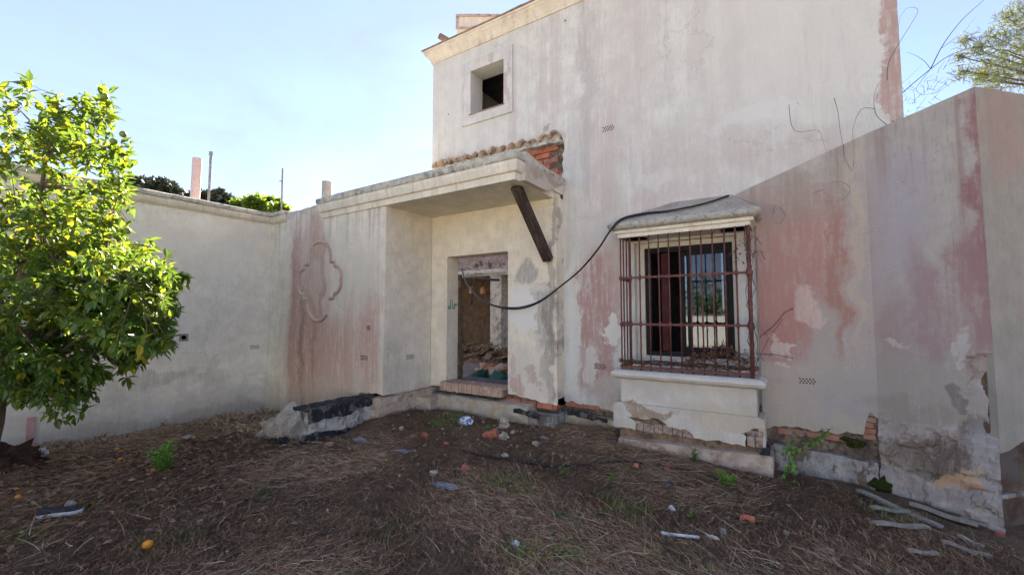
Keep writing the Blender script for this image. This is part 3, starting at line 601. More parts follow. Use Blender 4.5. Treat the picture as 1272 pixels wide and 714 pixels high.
# canopy slab: soffit, stepped fascia, crumbling coping
mb = MB(); mb.box((-6.40, FR - .02, 3.20), (-2.66, RC + .265, 3.29)); can = part(mb, 'canopy', M['reveal'])
pth = densify([(-6.42, FR + .24), (-6.42, FR), (-2.66, FR), (-2.66, RC + .2)], .09)
mb = MB(); sweep(mb, pth, [(-.10, 3.196), (.025, 3.196), (.03, 3.285), (.06, 3.29), (.07, 3.32), (.085, 3.38), (.085, 3.42), (-.10, 3.42)], 1); fa = part(mb, 'fascia', M['cornice'], parent=can)
mb = MB(); sweep(mb, pth, [(-.12, 3.422), (.095, 3.422), (.105, 3.455), (.105, 3.50), (.09, 3.515), (-.12, 3.53)], 1); cp = part(mb, 'coping', M['coping'], parent=can); rough(cp, .008, 7, .006, 26)
mb = MB(); mb.box((-6.3, FR + .1, 3.42), (-2.74, T + .04, 3.50)); part(mb, 'canopy_top', M['coping'], parent=can)
# render on the canopy's right cheek
chk = jag([(FR + .08, 3.20), (RC + .2, 3.20)], .5, 0)[:-1] + jag([(RC + .2, 3.43), (RC - .2, 3.50), (FR + .4, 3.53), (FR + .10, 3.56)], .05, .03, 2)
mb = MB(); slab_poly(mb, chk, [], mX, -2.645, -2.56); part(mb, 'canopy_cheek', plaster('cheek_plaster', (.50, .46, .40), [(4.9, 3.4, .5, .1, (.30, .26, .2), .7, .5)], ax='Y', grime=0, sk=.6, speck=.5), parent=can)
# timber brace
mb = MB(); A_ = Vector((-2.78, FR + .22, 3.20)); B_ = Vector((-2.70, RC - .05, 2.34)); d = (B_ - A_).normalized(); sx = Vector((1, 0, 0)); nn = d.cross(sx).normalized(); vs = []
for p, sh in ((A_ , 0), (B_, 0)):
    for a_, b_ in ((-.06, -.055), (.06, -.055), (.06, .055), (-.06, .055)): vs.append(p + sx * a_ + nn * b_)
mb.add(vs, [(0, 1, 2, 3), (7, 6, 5, 4), (0, 4, 5, 1), (1, 5, 6, 2), (2, 6, 7, 3), (3, 7, 4, 0)]); part(mb, 'timber_brace', M['wood'], bevel=.006)
# doorstep of thin bricks
mb = MB(); mb.box((J0 - .02, RC - .10, .42), (J1 + .0, RC + .5, .515)); ds = part(mb, 'doorstep', M['earthy'])
sbm = bpy.data.meshes.new('brick'); b = MB(); b.box((0, 0, 0), (.043, .32, .13)); sbm.from_pydata(b.v, [], b.f); sbm.materials.append(M['stepbrick'])
for i in range(24): brick(ds, (J0 - .01 + i * .0485, RC - .14 + random.uniform(-.008, .004), .42 + random.uniform(-.004, .004)), 0, (1, 1, 1), me=sbm)
mb = MB(); mb.box((J0, RC + .16, .50), (J1, RC + .6, .545)); tb = part(mb, 'threshold', M['slab']); 
# concrete footing under porch, bricks, bitumen
mb = MB(); mb.box((-5.35, RC - .42, -.1), (-4.5, RC + .2, .33)); f1 = part(mb, 'footing', M['foot']); subdiv(f1, .08); rough(f1, .02, 6, .008, 22)
mb = MB(); mb.box((-4.5, RC - .24, .14), (-2.92, RC + .2, .37)); f2 = part(mb, 'footing', M['foot']); subdiv(f2, .08); rough(f2, .02, 6, .008, 22)
mb = MB(); mb.box((-2.96, RC - .20, -.1), (-2.55, T + .1, .27)); f3 = part(mb, 'footing', M['footgrey']); subdiv(f3, .08); rough(f3, .008, 6, .004, 22)
mb = MB(); mb.box((-3.45, RC + .02, .28), (-2.60, RC + .3, .46)); fb = part(mb, 'brick_course', M['earthy'])
for i, x in enumerate((-3.40, -3.14, -2.89, -2.74)): brick(fb, (x, RC - .03 + random.uniform(-.01, .01), .345 - i * .008), 0, (1 if i < 3 else .6, 1, 1.0))
mb = MB(); slab_poly(mb, jag([(-3.15, .27), (-2.75, .23)], .05, .02, 1) + jag([(-2.75, .30), (-3.15, .335), (-3.15, .27)], .05, .03, 2), [], mY, RC - .245, RC - .19); part(mb, 'bitumen_strip', M['bitumen'])
mb = MB(); mb.box((-5.02, FR - .12, -.1), (-4.80, RC, .41)); fs_ = part(mb, 'footing', M['plinth']); subdiv(fs_, .07); rough(fs_, .02, 8, .01, 25)
mb = MB(); mb.box((-5.5, FR - .05, -.2), (-4.85, FR + .2, .36)); fs2 = part(mb, 'footing', M['plinth']); subdiv(fs2, .07); rough(fs2, .02, 8, .012, 25)

# --- cartouche moulding
cc_ = (-6.52, 2.15)
def car():
    pts = []
    for k in range(13): a = math.pi * (k / 12) * 1.1 - .05 * math.pi; pts.append((math.cos(a) * .31, .36 + math.sin(a) * .30))
    q_ = [(-.31, .30), (-.41, .29), (-.42, .22)]
    for k in range(7): a = math.pi / 2 * k / 6; q_.append((-.42 - .18 * math.sin(a), .22 - .2 * (1 - math.cos(a)) * .9))
    side = [(-.60, -.05)]
    left = q_ + side
    leftb = [(x, -y) for x, y in reversed(left)]
    bottom = [(x, -y) for x, y in reversed(pts)]
    L_ = pts + left + leftb
    return L_, [(-x, -y) for x, y in L_]
l1, l2 = car(); loop = l1 + l2
mb = MB(); n = len(loop)
vs = []; 
for i, (x, y) in enumerate(loop):
    a = Vector(loop[i - 1]); b = Vector(loop[(i + 1) % n]); t = (b - a).normalized(); nrm = Vector((-t.y, t.x))
    for off, dep in ((-.032, .012), (-.028, -.022), (-.008, -.030), (.006, -.026), (.020, -.016), (.03, .012)):
        vs.append((cc_[0] + x + nrm.x * off, FR + dep, cc_[1] + y + nrm.y * off))
fs = []
for i in range(n):
    if i in (8, 44, 45, 46, 47): continue      # lengths that have fallen off
    for j in range(6): fs.append((i * 6 + j, i * 6 + (j + 1) % 6, ((i + 1) % n) * 6 + (j + 1) % 6, ((i + 1) % n) * 6 + j))
mb.add(vs, fs); ca = part(mb, 'cartouche_moulding', plaster('moulding_plaster', (.50, .41, .35), [(-6.2, 2.2, .3, .6, (.42, .27, .22), .7, .6)], grime=0, sk=.5, speck=.6)); rough(ca, .004, 20)

# --- pierced vents
def vent(c, ux, nrm, mat, parent, w_=.13, h_=.065):
    ux = Vector(ux); nrm = Vector(nrm); m_ = MB(); c = Vector(c); uz = Vector((0, 0, 1))
    def bx(c_, a, b, d, mi):
        vs = [c_ + ux * sx_ * a + uz * sz_ * b + nrm * (d if k else -.004) for k in (0, 1) for sx_, sz_ in ((-1, -1), (1, -1), (1, 1), (-1, 1))]
        m_.add(vs, [(0, 1, 2, 3), (7, 6, 5, 4), (0, 4, 5, 1), (1, 5, 6, 2), (2, 6, 7, 3), (3, 7, 4, 0)], mi)
    bx(c, w_ / 2, h_ / 2, .002, 0)
    for r_ in range(3):
        for k in range(5):
            bx(c + ux * ((k - 2) * w_ * .19 + (r_ % 2) * w_ * .09) + uz * (r_ - 1) * h_ * .30, w_ * .052, h_ * .09, .004, 1)
    o = m_.build('air_vent', [mat, M['venthole']], parent); return fixn(o)
for (x, y, pl_, mt) in ((755, 160, T, 'tower'), (745, 455, T, 'tower'), (452, 444, FR, 'front')):
    vent(aY(x, y, pl_), (1, 0, 0), (0, -1, 0), M[mt], house, .17, .085)
vent(aX(508.7, 443, -4.905), (0, 1, 0), (1, 0, 0), M['reveal'], house, .17, .085)
for (x, y) in ((557, 142), (702, 26)):
    p = aY(x, y, T); m_ = MB(); m_.tube([p + Vector((0, -.002, 0)), p + Vector((0, .01, 0))], .012, 8); part(m_, 'nail_hole', M['void'])
p = aY(678, 160, T); m_ = MB(); slab_poly(m_, [(p.x - .06, p.z - .07), (p.x + .03, p.z - .04), (p.x + .07, p.z + .07), (p.x - .02, p.z + .05)], [], mY, T - .004, T + .01); part(m_, 'chipped_hole', M['hood'])
# graffiti on the door jamb
def gpnt(u, v): return (J0 + .003, RC + .03 + u, v)
strokes = [[(.06, 1.83), (.055, 1.72), (.04, 1.685), (.01, 1.70), (.0, 1.73)], [(.10, 1.78), (.10, 1.70), (.125, 1.69)], [(.15, 1.76), (.155, 1.69)], [(.152, 1.73), (.185, 1.765), (.215, 1.75)], [(.10, 1.82), (.103, 1.825)]]
m_ = MB()
for s_ in strokes:
    for (a, b) in zip(s_[:-1], s_[1:]):
        a = Vector(a); b = Vector(b); t = (b - a).normalized() * .008; q_ = Vector((-t.y, t.x)).normalized() * .010
        m_.add([gpnt(*(a - t - q_)), gpnt(*(b + t - q_)), gpnt(*(b + t + q_)), gpnt(*(a - t + q_))], [(0, 1, 2, 3)])
part(m_, 'graffiti', M['paint'])

# ================================================================= LEFT WING WALL
wing = empty('left_wing', (-8.2, 1, 0), 'long low plastered wing wall with moulded coping at the left of the yard', 'building')
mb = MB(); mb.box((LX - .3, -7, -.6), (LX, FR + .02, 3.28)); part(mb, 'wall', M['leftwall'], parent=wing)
mb = MB(); mb.box((LX - .3, FR + .022, -.6), (-7.585, FR + .3, 3.28)); 
mb.v = [(x, y if y > 4.3 else 4.222, z) for x, y, z in mb.v]; part(mb, 'corner_pier', M['strip'], parent=wing)
pth = densify([(LX, -7), (LX, FR + .02), (-7.585, FR + .02)], .15)
mb = MB(); sweep(mb, pth, [(-.28, 3.281), (.02, 3.281), (.03, 3.30), (.05, 3.305), (.075, 3.35), (.08, 3.40), (-.28, 3.40)], 1); part(mb, 'cornice', M['cornice'], parent=wing)
mb = MB(); sweep(mb, pth, [(-.30, 3.402), (.11, 3.402), (.115, 3.455), (.09, 3.475), (-.30, 3.49)], 1); cw = part(mb, 'coping', M['coping'], parent=wing); rough(cw, .008, 6, .006, 24)
mb = MB(); mb.box((-15, -7, 2.9), (LX - .302, 5.3, 3.1)); part(mb, 'flat_roof', M['slab'], parent=wing)
mb = MB(); mb.box((-15, 5.0, 0), (LX - .302, 5.3, 2.898)).box((-15, -7, 0), (-14.7, 5, 2.898)); part(mb, 'rear_wall', M['tower'], parent=wing)
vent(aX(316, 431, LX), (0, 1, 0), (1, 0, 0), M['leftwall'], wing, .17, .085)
p = aX(228, 419, LX); m_ = MB(); slab_poly(m_, [(p.y - .06, p.z - .06), (p.y + .06, p.z - .06), (p.y + .06, p.z + .06), (p.y - .06, p.z + .06)], [[(p.y + .038 * math.cos(a * math.pi / 6), p.z + .038 * math.sin(a * math.pi / 6)) for a in range(12)]], mX, LX + .001, LX + .012)
part(m_, 'pipe_collar', M['fibre'], parent=wing)
m_ = MB(); m_.tube([(LX + .0015, p.y, p.z), (LX + .004, p.y, p.z)], .037, 12); part(m_, 'pipe_hole', M['void'], parent=wing)
p = aX(249, 459, LX); m_ = MB(); m_.box((LX + .001, p.y - .08, p.z - .055), (LX + .012, p.y + .08, p.z + .055)); part(m_, 'cover_plate', M['cornice'], parent=wing, bevel=.003)
p = aX(37, 530, LX); m_ = MB(); m_.box((LX + .001, p.y - .03, -.4), (LX + .03, p.y + .035, p.z + .12)); part(m_, 'pink_post', mottled('pink_render', (.42, .22, .2), (.5, .3, .27), 9), parent=wing)

# roof-top pipes
def pipe(name, x0, yb, yt, X0, r, mat, label, cat, lean=0, n=16, extra=None):
    a = aX(x0, yb, X0); t = aX(x0 + lean, yt, X0); mm = MB(); mm.tube([Vector((a.x, a.y, 3.1)), Vector((t.x, t.y, t.z))], r, n)
    if extra: extra(mm, t)
    return tag(fixn(mm.build(name, mat, smooth=False)), label, cat)
pipe('vent_pipe', 242, 245, 197, -9.0, .075, M['pvc_pink'], 'wide pale pink plastic pipe standing on the left roof', 'pipe', 3)
pipe('steel_post', 259, 248, 190, -8.9, .022, M['grey_metal'], 'thin grey steel post with a forked top beside the pink pipe', 'post', 3, 8, lambda m_, t: m_.tube([t + Vector((0, 0, -.05)), t + Vector((0, 0, .02))], .033, 8))
def tee(m_, t): m_.tube([t + Vector((0, -.06, -.30)), t + Vector((0, 0, -.30))], .012, 6); m_.tube([t + Vector((0, 0, -.28)), t + Vector((0, 0, -.31))], .022, 8)
pipe('steel_post', 350, 262, 209, -9.2, .018, M['grey_metal'], 'thin rusty steel post with a side stub above the wall corner', 'post', 1, 8, tee)
a = aY(398, 250, 4.7); b = aY(406, 226, 4.7); mm = MB(); mm.tube([(b.x, 4.7, 2.9), (b.x, 4.7, b.z)], .085, 20)
tag(fixn(mm.build('flue_pipe', M['fibre'])), 'short grey fibre cement flue standing behind the porch coping', 'pipe')

# ================================================================= SLOPING BOUNDARY WALL (right)
bw = empty('boundary_wall', (1, 5.2, 0), 'stained pink and grey boundary wall with sloping top at the right of the yard', 'wall')
topz = lambda x: 2.95 + (x + .42) * .37
low = jag([(-.24, .36), (-.05, .44), (.35, .42), (.60, .44), (.62, .56), (.66, .66), (BX, .60)], .04, .03, 6)
mb = MB(); slab_poly(mb, low + [(BX, topz(BX)), (-.42, 2.95), (-.42, 2.66), (-.24, 2.66)], [], mY, SL, SL + .045)
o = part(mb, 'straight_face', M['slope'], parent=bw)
crL = (Vector((CRN.x, CRN.y, 0)) - BP).length; ztc = cornerT.z
def mB(u, v, d): p = BP + BD * u - BN * d; return (p.x, p.y, v)
bl = jag([(0, .42), (crL * .35, .42), (crL * .62, .35), (crL - .005, .34)], .05, .03, 7)
def batter(u): return 0
nbx = 64; nbz = 170; vs = []; fs = []
for j in range(nbz + 1):
    for i in range(nbx + 1):
        u = crL * i / nbx; zt_ = topz(BX) + (ztc - topz(BX)) * i / nbx; v = -.5 + (zt_ + .5) * j / nbz
        d = .0
        if v < .62:                                        # the render has swollen and dropped off in shelves near the foot
            k = min(1, (.62 - v) / .2); d = -.01 - .035 * k + .02 * fn(u * 4, v * 6, 0, 1.2) * k + (.016 if fn(u, v * 2.2, 5, 3) > .05 else 0) * k
        eu = crL * .80 + .04 * fn(v * 5, 3, 1) + .02 * fn(v * 17, 3, 1)
        if u > eu and .62 < v < 1.27 - .35 * max(0, (eu + .09 - u)) - .02 * fn(u * 14, 0, 4):
            d += .016 + .012 * fn(u * 12, v * 12, 2) + (.01 if fn(u * 6, v * 5, 8) > .1 else 0)
        if v < .62: d += .012 * fn(u * 14, v * 16, 6) + .006 * fn(u * 40, v * 40, 6) + (.014 if fn(u * 5 + v * 2, v * 8, 15) > .15 else 0)
        d += .002 * fn(u * 8, v * 5, 3)
        if i == nbx: d += .01 * fn(v * 9, 0, 0) + .006 * fn(v * 31, 0, 0)
        vs.append(mB(u, v, d))
fs = [(j * (nbx + 1) + i, j * (nbx + 1) + i + 1, (j + 1) * (nbx + 1) + i + 1, (j + 1) * (nbx + 1) + i) for j in range(nbz) for i in range(nbx)]
n0 = len(vs)
back = [mB(0, -.5, .28), mB(crL - .03, -.5, .28), mB(crL - .03, ztc, .28), mB(0, topz(BX), .28)]
vs += back; tl = nbz * (nbx + 1)
fs += [tuple(range(tl, tl + nbx + 1)) + (n0 + 2, n0 + 3), tuple(j * (nbx + 1) for j in range(nbz + 1)) + (n0 + 3, n0), (n0, n0 + 1, n0 + 2, n0 + 3)]
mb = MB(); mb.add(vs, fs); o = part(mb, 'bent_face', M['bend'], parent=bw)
# far right wall, ragged lower edge over bare masonry
CR3 = Vector((CRN.x, CRN.y, 0)); RN = Vector((RD.y, -RD.x, 0))
if RN.dot(-CR3) < 0: RN = -RN
def mR(u, v, d): p = CR3 + RD * u - RN * d; return (p.x, p.y, v)
print('RD', RD, 'corner', CR3, ztc)
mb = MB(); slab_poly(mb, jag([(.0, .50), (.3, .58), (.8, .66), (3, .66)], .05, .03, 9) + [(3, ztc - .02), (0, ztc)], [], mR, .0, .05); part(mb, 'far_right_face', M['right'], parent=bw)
mb = MB(); slab_poly(mb, [(.0, -.5), (3, -.5), (3, ztc - .05), (0, ztc - .03)], [], mR, .051, .28); part(mb, 'masonry_core', mottled('wet_masonry', (.10, .065, .045), (.20, .13, .085), 5, .95, 1, .03, (.14, .12, .10)), parent=bw)
mb = MB(); slab_poly(mb, jag([(.0, .14), (3, .24)], .08, .02, 4) + jag([(3, .265), (0, .165)], .08, .02, 5), [], mR, .02, .052); part(mb, 'render_line', M['footgrey'], parent=bw)
# foot of the straight section: brick line, moss, ledge, grey footing
mb = MB(); mb.box((-.26, SL + .02, -.2), (BX + .05, SL + .25, .62)); k_ = part(mb, 'masonry_core', M['earthy'], parent=bw); subdiv(k_, .06); rough(k_, .022, 8, .012, 26)
for i in range(5): brick(k_, (-.10 + i * .125 + (.02 if i > 2 else 0), SL + .0 + random.uniform(0, .02), .345), 0, (.5, 1, 1.0), me=bme[3])
for i, (dx, dz) in enumerate(((0, .40), (.01, .455), (-.01, .51), (.012, .565))): brick(k_, (.60 + dx, SL + .005, dz), 0, (.36, 1, .8), me=bme[3])
vs = []; mb = MB(); mb.box((-.14, SL - .06, -.3), (BX - .03, SL + .1, .225)); o = part(mb, 'footing', M['footgrey'], parent=bw); subdiv(o, .07); rough(o, .016, 6, .011, 20)
for v in o.data.vertices:
    if v.co.z > .1: v.co.z += .04 * (.3 - v.co.x)
def lump(name, c, r, mat, parent=None, n=2, amp=.25, s=4, flat=1, label=None, cat=None, group=None, seed=0):
    bm = bmesh.new(); bmesh.ops.create_icosphere(bm, subdivisions=n, radius=1)
    for v in bm.verts:
        d = 1 + amp * mnoise.noise(v.co * s * .5 + Vector((seed, seed * 2, 1))) + amp * .5 * mnoise.noise(v.co * s + Vector((seed, 3, 1)))
        v.co = Vector((v.co.x * r[0], v.co.y * r[1], v.co.z * r[2])) * d + Vector(c)
    me = bpy.data.meshes.new(name); bm.to_mesh(me); bm.free(); me.polygons.foreach_set('use_smooth', [flat != 0] * len(me.polygons))
    o = link(name, me, mat, parent)
    if label: tag(o, label, cat, group)
    return o
for k_i, (x, y, rr, pl_) in enumerate(((1062, 550, .05, 0), (1052, 545, .03, 0), (1096, 603, .075, 1))):
    p = aY(x, y, SL - .01) if not pl_ else aP(x, y, BP + BN * .04, BN)
    m_ = lump('moss', p, (rr * 1.5, .03, rr * .8) if not pl_ else (rr * 1.3, .06, rr), M['moss'], None, 3, .6, 9, seed=k_i)
    tag(m_, ['olive moss cushion growing on the brick ledge of the sloping wall', 'small moss patch left of the bigger cushion on the ledge', 'dark green moss clump at the foot of the bent wall above the boards'][k_i], 'moss')
p = aY(1002, 473, SL); vent(p, (1, 0, 0), (0, -1, 0), M['slope'], bw, .15, .07)

# ================================================================= LOW BROKEN WALL STUB IN FRONT OF THE PORCH
stub = empty('broken_wall_stub', (-5.2, 3.6, 0), 'low broken concrete wall stub blackened with bitumen in front of the porch', 'wall')
vs = []; fs = []; nY, nZ = 22, 8
yb = 3.16
for w_ in (.22, .30, .20, .34):
    mb = MB(); mb.box((-5.36, yb, -.3), (-5.0 + random.uniform(-.006, .006), yb + w_ - .012, .375)); o = part(mb, 'concrete_block', M['paleblock'], parent=stub); subdiv(o, .05); rough(o, .008, 9, .006, 28); yb += w_
mb = MB(); slab_poly(mb, jag([(3.12, .25), (3.3, .27), (3.6, .24), (3.8, .30), (4.1, .31)], .04, .05, 3) + jag([(4.1, .41), (3.12, .40), (3.12, .25)], .05, .02, 5), [], mX, -4.998, -4.972); o = part(mb, 'bitumen_coat', M['bitumen'], parent=stub); subdiv(o, .05); rough(o, .006, 12, .005, 34)
mb = MB(); mb.box((-5.36, 3.14, .375), (-4.985, FR - .02, .415)); o = part(mb, 'bitumen_cap', M['bitumen'], parent=stub); subdiv(o, .06); rough(o, .012, 9, .008, 28)
mb = MB(); slab_poly(mb, jag([(3.06, -.2), (4.0, -.1), (4.15, .02)], .06, .03, 3) + jag([(4.15, .13), (3.9, .09), (3.6, .08), (3.3, .12), (3.06, .12), (3.06, -.2)], .05, .05, 5), [], mX, -5.0, -4.97); part(mb, 'bitumen_foot', M['bitumen'], parent=stub)
lump('rubble_concrete', (-5.42, 3.18, .08), (.34, .22, .30), M['aggregate'], stub, 4, .5, 5, seed=3)
lump('rubble_concrete', (-5.80, 3.24, -.03), (.36, .22, .18), M['aggregate'], stub, 4, .5, 5, seed=8)
lump('bitumen_lump', (-5.34, 2.99, -.02), (.17, .07, .12), M['bitumen'], stub, 3, .5, 5, seed=5)

# ================================================================= BEYOND THE DOORWAY
fl = MB(); fl.box((-16, RC + .6, .1), (-2.92, 13.5, .42)); tag(fixn(fl.build('courtyard_floor', M['slab'])), kind='structure')
gal = empty('ruined_gallery', (-8, 11.5, .42), 'ruined gallery with white eaves and a square column seen through the doorway', 'building')
GM = mottled('pink_parapet', (.20, .14, .12), (.32, .26, .23), 5, .9, .7, .02, (.07, .06, .06))
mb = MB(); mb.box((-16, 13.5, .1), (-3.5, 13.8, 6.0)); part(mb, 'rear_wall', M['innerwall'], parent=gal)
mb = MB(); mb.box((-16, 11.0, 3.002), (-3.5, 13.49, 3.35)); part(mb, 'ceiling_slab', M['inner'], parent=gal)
mb = MB(); sweep(mb, [(-16, 10.8), (-3.5, 10.8)], [(-.2, 2.80), (.02, 2.80), (.04, 2.84), (.10, 2.88), (.12, 2.95), (.12, 2.99), (-.2, 3.0)], 1); part(mb, 'eaves', M['paleblock'], parent=gal)
mb = MB(); mb.box((-16, 10.9, 3.003), (-3.5, 10.998, 6.7)); part(mb, 'parapet_sun_block', GM, parent=gal)  # upper part out of view, carried up to block sun through the doorway
for x in (-13.4, -10.5, -7.78, -4.6):
    mb = MB(); mb.box((x, 10.85, .42), (x + .42, 11.27, 2.798)); part(mb, 'column', M['paleblock'], parent=gal)
mb = MB(); mb.box((-9.2, 13.42, 1.3), (-7.9, 13.48, 3.0)); part(mb, 'wall_niche', mottled('ochre_render', (.30, .19, .09), (.36, .24, .13), 4), parent=gal)
for k, (x, y) in enumerate(((586, 360), (600, 360))):
    p = aY(x, y, 11.8); m_ = MB(); m_.tube([(p.x, p.y, 3.1), (p.x, p.y, p.z + .1)], .012, 6)
    e = empty('hanging_lamp', (p.x, p.y, p.z), ['left of two amber hanging lamps under the gallery', 'right of two amber hanging lamps under the gallery'][k], 'lamp', 'hanging lamps in the gallery')
    fixn(m_.build('cord', M['cable'], e)); m_ = MB(); m_.tube([(p.x, p.y, p.z + .12), (p.x, p.y, p.z + .05), (p.x, p.y, p.z - .12)], [.03, .09, .11], 10); fixn(m_.build('lamp_shade', plain('amber_glass', (.6, .3, .12), .4), e))
# rubble, sacks, timber
for (a_, b_, lab) in (((-8.9, 10.6, 2.75), (-7.2, 10.5, 2.62), 'dark broken roof timber hanging level under the gallery eaves'), ((-8.5, 10.4, 3.5), (-7.6, 10.3, 3.35), 'short charred timber lying on top of the gallery eaves'), ((-8.25, 10.5, 1.9), (-8.05, 10.4, 2.7), 'dark splintered timber dangling by the hanging lamps')):
    mb = MB(); mb.tube([a_, Vector(a_).lerp(Vector(b_), .5) + Vector((0, 0, .02)), b_], [.05, .055, .04], 4); tag(fixn(mb.build('roof_timber', M['wood'])), lab, 'timber')
mb = MB()
for i in range(1100):
    x = random.uniform(-9.8, -5.6); y = random.gauss(9.3, .55); h = .42 + max(0, .42 - abs(y - 9.3) * .45) * random.random()
    s_ = random.choice((random.uniform(.02, .05), random.uniform(.04, .13))); a = random.random() * 3; c_, d_ = math.cos(a), math.sin(a); hh = s_ * random.uniform(.1, .5)
    mb.add([(x + c_ * u * s_ - d_ * v * s_ * .6, y + d_ * u * s_ + c_ * v * s_ * .6, h + w_ * hh + u * s_ * .3) for w_ in (0, 1) for u, v in ((-1, -1), (1, -1), (1, 1), (-1, 1))], [(0, 1, 2, 3), (7, 6, 5, 4), (0, 4, 5, 1), (1, 5, 6, 2), (2, 6, 7, 3), (3, 7, 4, 0)], random.choice((0, 0, 1, 2)))
tag(fixn(mb.build('rubble_heap', [M['innerwall'], M['earthy'], M['innerwall']])), 'heap of brown rubble and broken boards lying across the inner court', 'rubble', kind='stuff')
mb = MB()
for i in range(60):
    p = aY(random.uniform(592, 626), 459, random.uniform(6.2, 7.0)); x, y, h = p.x, p.y, .43 + random.random() * .14
    s_ = random.uniform(.05, .16); a = random.random() * 3; c_, d_ = math.cos(a), math.sin(a); hh = .02
    mb.add([(x + c_ * u * s_ - d_ * v * s_ * .4, y + d_ * u * s_ + c_ * v * s_ * .4, h + w_ * hh + u * s_ * .4) for w_ in (0, 1) for u, v in ((-1, -1), (1, -1), (1, 1), (-1, 1))], [(0, 1, 2, 3), (7, 6, 5, 4), (0, 4, 5, 1), (1, 5, 6, 2), (2, 6, 7, 3), (3, 7, 4, 0)], random.choice((0, 1, 1)))
tag(fixn(mb.build('scrap_heap', [M['plinth'], plain('orange_scrap', (.28, .13, .05))])), 'loose heap of orange and brown scraps behind the doorstep', 'rubble', kind='stuff')
p = aY(620, 467, 5.85); lump('rubbish_sack', (p.x, p.y, .53), (.17, .12, .13), M['sackgreen'], None, 3, .5, 6, label='dark green plastic sack slumped at the right of the doorway', cat='sack', seed=2)
p = aY(597, 463, 6.2); lump('rubbish_sack', (p.x, p.y, .50), (.15, .12, .10), M['sackgreen'], None, 3, .5, 6, label='smaller green plastic sack lying left of the orange scraps', cat='sack', seed=9)

# beyond the grilled window: low white wall and hedge
mb = MB(); mb.box((-6, 13.0, 0), (6, 13.2, 1.25)); gw = tag(fixn(mb.build('garden_wall', M['white'])), 'low white garden wall seen through the grilled window', 'wall')

# sunlit terrace and garden wall on the open side of the yard, opposite the house (out of view but mirrored in the window pane), made pale to bounce warm fill
mb = MB(); mb.box((-14, -12, -.2), (12, -2.6, .06)); tag(fixn(mb.build('terrace', mottled('pale_terrace_paving', (.52, .475, .40), (.62, .57, .48), 2, .9, .2, .005))), kind='structure')
mb = MB(); mb.box((-14, -12.4, -.2), (12, -12.002, 1.5)); tag(fixn(mb.build('garden_wall', M['white'])), 'white garden wall along the far edge of the terrace opposite the house', 'wall')

# ================================================================= LEAF GEOMETRY
def leaf_mesh(name, L_, W__, fold=.25, bend=.25, mat=None):
    vs = [(0, 0, 0), (W__ * .42, L_ * .3, fold * W__ * .5), (W__ * .45, L_ * .62, fold * W__ * .5 - bend * L_ * .2), (0, L_, -bend * L_ * .55), (-W__ * .45, L_ * .62, fold * W__ * .5 - bend * L_ * .2), (-W__ * .42, L_ * .3, fold * W__ * .5), (0, L_ * .3, 0), (0, L_ * .62, -bend * L_ * .2)]
    fs = [(0, 1, 6), (1, 2, 7, 6), (2, 3, 7), (0, 6, 5), (6, 7, 4, 5), (7, 3, 4)]
    return vs, fs
def scatter(parts, tv, tf, xf):
    """xf: list of (loc, dir, up, scale, mat)"""
    TV = np.array(tv)
    for loc, d, up, sc, mi in xf:
        d = d.normalized(); s_ = d.cross(up)
        if s_.length < 1e-3: s_ = Vector((1, 0, 0))
        s_.normalize(); u = s_.cross(d)
        Mx = np.array([s_, d, u]); V_ = TV @ Mx * sc + np.array(loc)
        parts.add(V_.tolist(), tf, mi)
def rv(): 
    v = Vector((random.gauss(0, 1), random.gauss(0, 1), random.gauss(0, 1))); return v.normalized()

# ================================================================= CITRUS TREE
tb_ = Vector((-6.62, .80, .05)); tb_.z = gz(tb_.x, tb_.y)
tree = empty('citrus_tree', tb_, 'citrus tree with dense green and yellow leaves standing at the far left', 'tree')
nv = Vector((-math.sin(YAW), math.cos(YAW), 0)); rt = Vector((math.cos(YAW), math.sin(YAW), 0))
def at_depth(x, y, z_): r = ray(x, y); return O + r * (z_ / (r.dot(nv)))
d0 = (tb_ - O).dot(nv)
lobes = [  # px x, px y, rx px, ry px, depth offset, radius depth, twigs
    (40, 160, 60, 60, .0, .75, 110), (105, 190, 58, 62, -.05, .7, 120), (-30, 210, 70, 90, .1, .8, 80), (85, 265, 78, 55, -.1, .85, 160), (30, 330, 100, 70, -.1, .95, 320), (120, 340, 85, 62, -.15, .9, 300),
    (170, 365, 56, 50, -.05, .7, 190), (130, 410, 85, 45, -.15, .85, 250), (50, 410, 75, 60, -.1, .8, 220), (-40, 360, 90, 110, .1, .9, 180), (75, 470, 50, 30, -.3, .45, 60), (20, 480, 40, 28, -.1, .4, 36), (200, 345, 30, 18, 0, .3, 34), (190, 400, 30, 30, 0, .3, 40), (120, 135, 30, 30, 0, .35, 30), (140, 235, 26, 60, -.1, .4, 46), (195, 340, 42, 26, -.1, .4, 60), (60, 440, 60, 40, .1, .6, 70), (165, 425, 42, 30, -.1, .4, 70), (110, 462, 60, 26, -.15, .45, 60), (20, 455, 60, 50, -.25, .4, 60), (85, 500, 26, 26, -.35, .2, 14)]
twigs = []
for (x, y, rx, ry, dz, rd, n) in lobes:
    for _ in range(n):
        v = rv(); rr = random.random() ** .45
        z_ = d0 + dz + v.y * rr * rd
        p = at_depth(x + v.x * rr * rx * d0 / z_ * 1.0, y - v.z * rr * ry * d0 / z_, z_)
        if p.x < LX + .12: continue
        if mnoise.noise(p * 1.9 + Vector((3, 1, 4))) + .5 * mnoise.noise(p * 4.5) < -.16: continue
        twigs.append(p)
tr_ = MB()
trunk_pts = [tb_ + Vector((0, 0, -.15)), tb_ + Vector((.01, 0, .15)), tb_ + Vector((.04, .03, .4)), tb_ + Vector((.05, .04, .62))]
tr_.tube(trunk_pts, [.085, .07, .062, .055], 10)
fork = trunk_pts[-1]; mains = []
